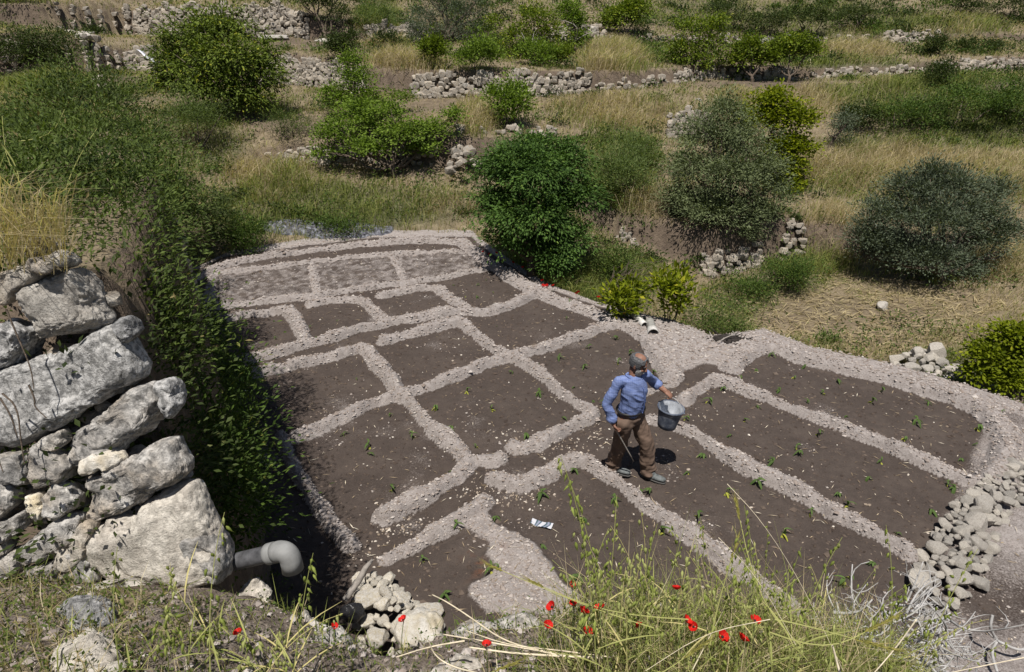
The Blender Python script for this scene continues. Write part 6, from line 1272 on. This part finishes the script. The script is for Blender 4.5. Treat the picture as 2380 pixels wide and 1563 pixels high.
# ------------------------------------------------------------------ the man with the bucket
def blob(name, balls, voxel, mat, smooth=4, post=None):
    """one continuous skin grown round overlapping balls [(centre, radii or radius, axes or None)]"""
    v0, f0 = ico(2); V, F, n = [], [], 0
    for c, r, ax in balls:
        r = np.broadcast_to(np.asarray(r, float), (3,)); w = v0 * r
        if ax is not None: w = w @ np.asarray(ax)
        V.append(w + np.asarray(c)); F.append(f0 + n); n += len(v0)
    o = link('tmp', mesh_np('tmp', np.concatenate(V), np.concatenate(F)))
    m = o.modifiers.new('r', 'REMESH'); m.mode = 'VOXEL'; m.voxel_size = voxel; m.use_smooth_shade = True
    s = o.modifiers.new('s', 'SMOOTH'); s.iterations = smooth; s.factor = .5
    dg = bpy.context.evaluated_depsgraph_get(); me = bpy.data.meshes.new_from_object(o.evaluated_get(dg)); bpy.data.objects.remove(o); me.name = name
    N = len(me.vertices); co = np.empty(N * 3, np.float32); me.vertices.foreach_get('co', co); co = co.reshape(-1, 3)
    nr = np.empty(N * 3, np.float32); me.vertex_normals.foreach_get('vector', nr); nr = nr.reshape(-1, 3)
    if post is not None: co = post(co.astype(float), nr.astype(float)); me.vertices.foreach_set('co', co.astype(np.float32).ravel())
    me.polygons.foreach_set('use_smooth', np.ones(len(me.polygons), bool)); me.materials.clear(); me.materials.append(mat); me.update(); return me
def limb(p0, r0, p1, r1, n=9): return [(np.asarray(p0) * (1 - t) + np.asarray(p1) * t, r0 * (1 - t) + r1 * t, None) for t in np.linspace(0, 1, n)]
def build_person():
    A = np.array; f = unit(A([.72, -.69, 0])); up = A([0, 0, 1.0])
    pel = A([1.355, 6.41, .94]); neck = A([1.348, 6.35, 1.46]); shR = A([1.175, 6.315, 1.395]); shL = A([1.495, 6.465, 1.405])
    elR, wrR, haR = A([1.055, 6.30, 1.13]), A([1.145, 6.27, .885]), A([1.175, 6.255, .80]); elL, wrL, haL = A([1.635, 6.66, 1.215]), A([1.765, 6.575, 1.135]), A([1.80, 6.55, 1.11])
    hipR, hipL = A([1.285, 6.35, .90]), A([1.43, 6.47, .90]); knR, anR = A([1.272, 6.46, .49]), A([1.244, 6.57, .09]); knL, anL = A([1.585, 6.42, .50]), A([1.646, 6.44, .09])
    hf = unit(A([.80, -.55, -.26])); hr = unit(np.cross(hf, up)); hu = np.cross(hr, hf); AX = np.stack([hf, hr, hu]); hc = A([1.385, 6.345, 1.60])
    H = lambda a, b, c: hc + hf * a + hr * b + hu * c
    def tband(c, rw, rd, rot): r = unit(rot); return (c, (rw, rd, .075), np.stack([r, np.cross(up, r), up]))
    sh = unit(shL - shR); hp = unit(hipL - hipR)
    torso = []
    for t, w, dp in [(0, .150, .12), (.15, .160, .132), (.3, .158, .134), (.45, .157, .132), (.6, .158, .126), (.75, .156, .112), (.88, .128, .092)]:
        c = pel * (1 - t) + (neck - up * .02) * t + f * .015 * math.sin(t * 3); torso.append((c, w, dp, unit(hp * (1 - t) + sh * t)))
    tk = np.linspace(0, 1, 26); src = np.linspace(0, 1, len(torso))
    torso = [(np.array([np.interp(a, src, [q[0][i] for q in torso]) for i in range(3)]), float(np.interp(a, src, [q[1] for q in torso])), float(np.interp(a, src, [q[2] for q in torso])), unit(np.array([np.interp(a, src, [q[3][i] for q in torso]) for i in range(3)]))) for a in tk]
    MAT['skin'] = (lambda N: (N.base(N.ramp(N.noise(14, 4, .6, N.coord()), [(.3, (.17, .085, .058, 1)), (.7, (.27, .145, .10, 1))])), N.rough(.55), N.m)[-1])(NT('skin'))
    MAT['hair'] = (lambda N: (N.base(N.ramp(N.noise(90, 3, .7, N.coord()), [(.35, (.03, .03, .032, 1)), (.65, (.15, .15, .155, 1))])), N.rough(.7), N.bump(N.noise(160, 2, .7, N.coord()), .8, .006), N.m)[-1])(NT('grey_hair'))
    MAT['beard'] = plain('grey_beard', (.36, .35, .34, 1), .8, .2, (160, .8, .006), .45, 90)
    N = NT('plaid_shirt'); co = N.coord(); sx = N.n('ShaderNodeSeparateXYZ'); N.l(co, sx.inputs[0]); base = N.ramp(N.noise(18, 4, .6, co), [(.3, (.105, .148, .31, 1)), (.7, (.175, .225, .41, 1))])
    for ax, sc in ((0, 46), (2, 40)):
        w = N.math('ABSOLUTE', N.math('SINE', N.math('MULTIPLY', sx.outputs[ax], sc * math.pi))); base = N.mix(N.ramp(w, [(.86, 0.0), (.97, .22)]), base, (.07, .10, .26, 1)); base = N.mix(N.ramp(w, [(.05, .18), (.16, 0.0)]), base, (.40, .46, .64, 1))
    N.base(base); N.rough(.85); N.bump(N.noise(300, 2, .6, co), .3, .003); MAT['shirt'] = N.m
    MAT['trousers'] = plain('brown_trousers', (.135, .093, .07, 1), .9, .2, (180, .3, .003), .22, 9); MAT['boot'] = plain('dusty_boots', (.115, .125, .125, 1), .8, .25, (60, .5, .004), .45, 22); MAT['belt'] = plain('black_belt', (.02, .018, .017, 1), .5)
    # --- body
    B = [(c, (w * .86, d * .84, .075), np.stack([r, np.cross(up, r), up])) for c, w, d, r in torso]
    B += limb(neck - up * .03, .062, H(-.03, 0, -.07), .055, 6)
    B += [(H(-.012, 0, .028), (.097, .077, .098), AX), (H(.018, 0, -.045), (.068, .062, .075), AX), (H(.05, 0, -.085), (.034, .036, .028), AX), (H(.075, 0, .018), (.018, .055, .014), AX)]
    B += limb(H(.086, 0, .005), .010, H(.104, 0, -.030), .014, 5) + [(H(.098, .012, -.034), .010, None), (H(.098, -.012, -.034), .010, None), (H(.080, 0, -.066), (.012, .026, .007), AX), (H(.077, 0, -.078), (.012, .022, .007), AX)]
    for s in (-1, 1): B += [(H(-.008, s * .080, -.012), (.018, .009, .031), AX), (H(-.010, s * .086, .008), (.014, .006, .012), AX), (H(.066, s * .036, -.028), (.022, .020, .018), AX)]
    B += limb(shR, .044, elR, .040) + limb(elR, .044, wrR, .029) + limb(shL, .044, elL, .040) + limb(elL, .045, wrL, .030)
    B += limb(hipR, .082, knR, .056) + limb(knR, .055, anR, .034) + limb(hipL, .082, knL, .056) + limb(knL, .055, anL, .034)
    def hand(wr, d, nrm, side):
        d, nrm = unit(d), unit(nrm); sd = unit(np.cross(d, nrm)) * side; nrm = unit(np.cross(sd, d)) * (1 if np.cross(sd, d) @ nrm > 0 else -1); ax = np.stack([d, unit(sd), nrm]); L = [(wr + d * .045, (.050, .038, .017), ax), (wr + d * .02, (.03, .028, .02), ax)]
        for k, (o, ln) in enumerate([(.030, 1.0), (.010, 1.1), (-.010, 1.03), (-.029, .82)]):
            k0 = wr + d * (.082 - abs(o) * .2) + unit(sd) * o; k1 = k0 + (d * .72 + nrm * .62) * .034 * ln; k2 = k1 + (nrm * .95 - d * .25) * .026 * ln; k3 = k2 + (-d * .85 + nrm * .15) * .020 * ln
            L += limb(k0, .0098, k1, .0092, 5) + limb(k1, .0092, k2, .0086, 4) + limb(k2, .0086, k3, .0078, 4)
        t0 = wr + d * .028 + unit(sd) * .030; t1 = t0 + (d * .6 + unit(sd) * .55 + nrm * .35) * .036; t2 = t1 + (d * .5 - unit(sd) * .35 + nrm * .75) * .032; L += limb(t0, .0135, t1, .0112, 5) + limb(t1, .011, t2, .0088, 5); return L
    B += hand(wrR, haR - wrR + A([.01, 0, -.02]), f * .6 + A([.3, .5, 0]), 1) + hand(wrL, haL - wrL + A([.02, -.01, -.01]), A([.1, .1, -1.0]), 1)
    def post_body(co, nr): return co + nr * (.0015 * vnoise3(*(co * 60).T, 3))[:, None]
    body = link('person', blob('person', B, .0065, MAT['skin'], 3, post_body)); tag(body, 'bearded man in blue shirt and brown trousers carrying a bucket through the beds', 'person')
    # --- shirt
    S = [(c + f * .004, (w * 1.0, d * 1.02, .085), np.stack([r, np.cross(up, r), up])) for c, w, d, r in torso[3:]]
    S += [(neck - up * .035, (.085, .08, .06), None), (shR + A([.05, .02, .0]), .066, None), (shL - A([.05, .02, .0]), .066, None)]
    S += limb(shR, .060, elR + (shR - elR) * .05, .056) + limb(elR, .056, wrR + (elR - wrR) * .22, .049) + limb(shL, .060, elL, .055) + limb(elL, .064, elL * .62 + wrL * .38, .056, 5)
    S += [(wrR + (elR - wrR) * .26, .061, None), (elL * .64 + wrL * .36, .060, None), (pel + up * .055, (.178, .142, .05), np.stack([hp, np.cross(up, hp), up]))]
    def cut_shirt(co, nr):
        q = co @ A([[.8, .3, .5], [-.4, .9, .2], [-.4, -.3, .85]]); w = .006 * vnoise3(*(q * A([6, 6, 13])).T, 7) - .013 * np.abs(vnoise3(*(q * A([8, 5, 19])).T, 8)) ** .7 - .005 * np.abs(vnoise3(*(q * A([22, 14, 46])).T, 10)) + .007 + .009 * vnoise3(*(co * A([22, 22, 7])).T, 9) * sstep(1.18, 1.02, co[:, 2])
        return co + nr * w[:, None]
    link('shirt', blob('shirt', S, .0085, MAT['shirt'], 3, cut_shirt), body)
    # --- collar, placket
    g = Geo(); ring = [neck - up * .012 + (math.cos(a) * sh * .074 + math.sin(a) * f * .076) + up * (.012 - .03 * max(0, math.sin(a))) for a in np.linspace(math.pi * .5 + .25, math.pi * 2.5 - .25, 18)]; add_tube(g, ring, .014, 6); link('collar', g.mesh('collar', MAT['shirt']), body)
    g = Geo(); add_tube(g, [torso[k][0] + f * (torso[k][2] * 1.04 + .012) + torso[k][3] * .0 for k in range(4, 24)], .006, 5); link('placket', g.mesh('placket', plain('placket', (.09, .13, .30, 1), .85)), body)
    # --- trousers
    T = [(pel + up * .03, (.168, .138, .06), np.stack([hp, np.cross(up, hp), up])), (pel - up * .03, (.17, .14, .08), np.stack([hp, np.cross(up, hp), up])), (pel - up * .09 - f * .01, (.16, .135, .08), np.stack([hp, np.cross(up, hp), up]))]
    for h_, k_, a_ in ((hipR, knR, anR), (hipL, knL, anL)): T += limb(h_ - up * .03, .112, k_, .092, 11) + limb(k_, .092, a_ + up * .02 - f * .012, .088, 11) + [(a_ - up * .012 - f * .014, (.090, .090, .03), None), (a_ + up * .06 - f * .012, (.098, .094, .04), None)]
    def fold(co, nr):
        low = sstep(.45, .12, co[:, 2]); q = co @ A([[.9, .2, .4], [-.2, .9, .3], [-.4, -.3, .85]]); w = .014 * vnoise3(*(q * A([13, 13, 4])).T, 17) - .012 * np.abs(vnoise3(*(q * A([16, 16, 6]) + 5).T, 27)) + .007 * vnoise3(*(q * A([12, 12, 24])).T, 18) + low * .016 * vnoise3(*(co * A([6, 6, 26])).T, 19)
        return co + nr * w[:, None]
    link('trousers', blob('trousers', T, .009, MAT['trousers'], 3, fold), body)
    g = Geo(); ring = [pel + up * .062 + hp * .172 * math.cos(a) + np.cross(up, hp) * .140 * math.sin(a) for a in np.linspace(0, 2 * math.pi, 30)]; add_tube(g, ring, .017, 6); link('belt', g.mesh('belt', MAT['belt']), body)
    # --- boots
    for a_, dr in ((anR, unit(A([.88, -.47, 0]))), (anL, unit(A([.84, -.54, 0])))):
        z0 = .012; sd = np.cross(up, dr); axx = np.stack([dr, sd, up]); bt = [(A([a_[0], a_[1], .055]) + dr * t, (r, r * .95, h), axx) for t, r, h in [(-.055, .044, .050), (-.02, .046, .055), (.02, .045, .055), (.06, .045, .045), (.10, .049, .038), (.14, .049, .034), (.175, .042, .030)]] + [(a_ + up * .03, (.052, .048, .07), axx), (a_ + up * .0 + dr * .03, (.05, .046, .05), axx)]
        b = link('boot', blob('boot', bt, .007, MAT['boot'], 3), body); so = [(A([a_[0], a_[1], .017]) + dr * t, (r, r, .014), axx) for t, r in [(-.06, .045), (-.02, .046), (.02, .045), (.06, .048), (.10, .052), (.14, .051), (.18, .042)]]; link('sole', blob('sole', so, .007, plain('sole', (.06, .058, .055, 1), .8), 2), b)
    # --- hair round a bald crown, beard, moustache, brows
    hb = []
    for a in np.linspace(-2.5, 2.5, 40):
        for k, (h, rr) in enumerate([(-.045, .013), (-.02, .017), (.005, .019), (.030, .019), (.052, .019)]):
            if abs(a) > 2.15 and h < .03: continue
            th = a + math.pi; q = H(-.010 + .094 * math.cos(th), .077 * math.sin(th), .028 + h * .98); q = q - (unit(q - hc) * (.010 if k == 4 else .004)); hb.append((q, rr, None))
    for b_ in np.linspace(-.04, .04, 5): hb.append((H(.058, b_, .092 - b_ * b_ * 6), .013, None)); hb.append((H(-.075, b_, .088), .016, None))
    for s in (-1, 1):
        for t in np.linspace(0, 1, 6): hb.append((H(-.07 + .12 * t, s * (.058 - .004 * t), .088 + .006 * math.sin(t * 3)), .014, None))
    link('hair', blob('hair', hb, .006, MAT['hair'], 2, lambda co, nr: co + nr * (.003 * vnoise3(*(co * 130).T, 5))[:, None]), body)
    bb = []
    for a in np.linspace(-1.35, 1.35, 26):
        for h in (-.105, -.088, -.070, -.052, -.034):
            if abs(a) < .45 and h > -.075: continue
            w = 1 - .25 * max(0, (-.06 - h) / .05); bb.append((H(.012 + .066 * math.cos(a) * w, .066 * math.sin(a) * w, h), .012, None))
    for b_ in np.linspace(-.03, .03, 7): bb.append((H(.089 - b_ * b_ * 12, b_, -.057 - abs(b_) * .35), .009, None))
    link('beard', blob('beard', bb, .006, MAT['beard'], 2, lambda co, nr: co + nr * (.003 * vnoise3(*(co * 130).T, 6))[:, None]), body)
    for s in (-1, 1):
        g = Geo(); add_tube(g, [H(.088, s * .014, .020), H(.084, s * .034, .025), H(.070, s * .054, .018)], [.005, .006, .004], 5); link('eyebrow', g.mesh('eyebrow', MAT['hair']), body)
        v, fq = ico(2); link('eye', mesh_np('eye', v * .0105 + H(.074, s * .031, -.002), fq, plain('eye', (.03, .02, .018, 1), .2, .6)), body)
    # --- bucket
    c = A([1.83, 6.575, .925]); MAT['rubber'] = (lambda N: (N.base(N.ramp(N.noise(9, 5, .75, N.coord()), [(.3, (.03, .038, .06, 1)), (.5, (.085, .10, .135, 1)), (.7, (.26, .275, .30, 1))])), N.rough(.6), N.m)[-1])(NT('blue_black_rubber'))
    MAT['lime_inside'] = plain('limed_inside', (.42, .44, .47, 1), .75, .2, (30, .4, .004), .4, 11)
    t = thing('bucket', 'blue-black rubber bucket with whitish inside held by the man', 'bucket', c - up * .27, None, (.05, .10, 0))
    g = Geo(); lathe(g, [(.0, 0), (.100, 0), (.108, .006), (.116, .06), (.130, .15), (.142, .235), (.148, .268)], 32); link('shell', g.mesh('shell', MAT['rubber']), t)
    g = Geo(); lathe(g, [(.144, .268), (.138, .235), (.126, .15), (.112, .06), (.104, .012), (.0, .010)], 32); link('lining', g.mesh('lining', MAT['lime_inside']), t)
    g = Geo(); lathe(g, [(.146, .252), (.158, .254), (.161, .262), (.160, .272), (.150, .277), (.143, .270)], 32); link('rim', g.mesh('rim', MAT['rubber']), t)
    g = Geo(); hx = A(t.location); Rm = Matrix.Rotation(0, 3, 'X'); gl = haL + A([.022, -.01, -.028]) - hx
    e0, e1 = A([-.118, .105, .262]), A([.128, -.095, .262]); pts = [e0, e0 * .8 + gl * .2 + up * .02, e0 * .35 + gl * .65 + up * .012, gl, e1 * .35 + gl * .65 + up * .022, e1 * .8 + gl * .2 + up * .035, e1]
    add_tube(g, smooth3(pts), .0035, 6); link('bail', g.mesh('bail', plain('galvanised_wire', (.42, .42, .42, 1), .4, .5)), t)
    for e in (e0, e1): v, fq = rock_geo(3, 1); link('ear', mesh_np('ear', v * .016, fq, MAT['rubber']), t, e)
    # --- stick in his right hand
    s0 = haR + A([-.02, .0, .05]); s1 = P(1473, 1073, .30); g = Geo(); add_tube(g, np.array([(s1 - s0) * q for q in np.linspace(0, 1, 6)]), np.linspace(.010, .007, 6), 6); tag(link('stick', g.mesh('stick', MAT['deadwood']), None, s0), "thin straight stick in the man's hand pointing at the soil", 'stick')
build_person()
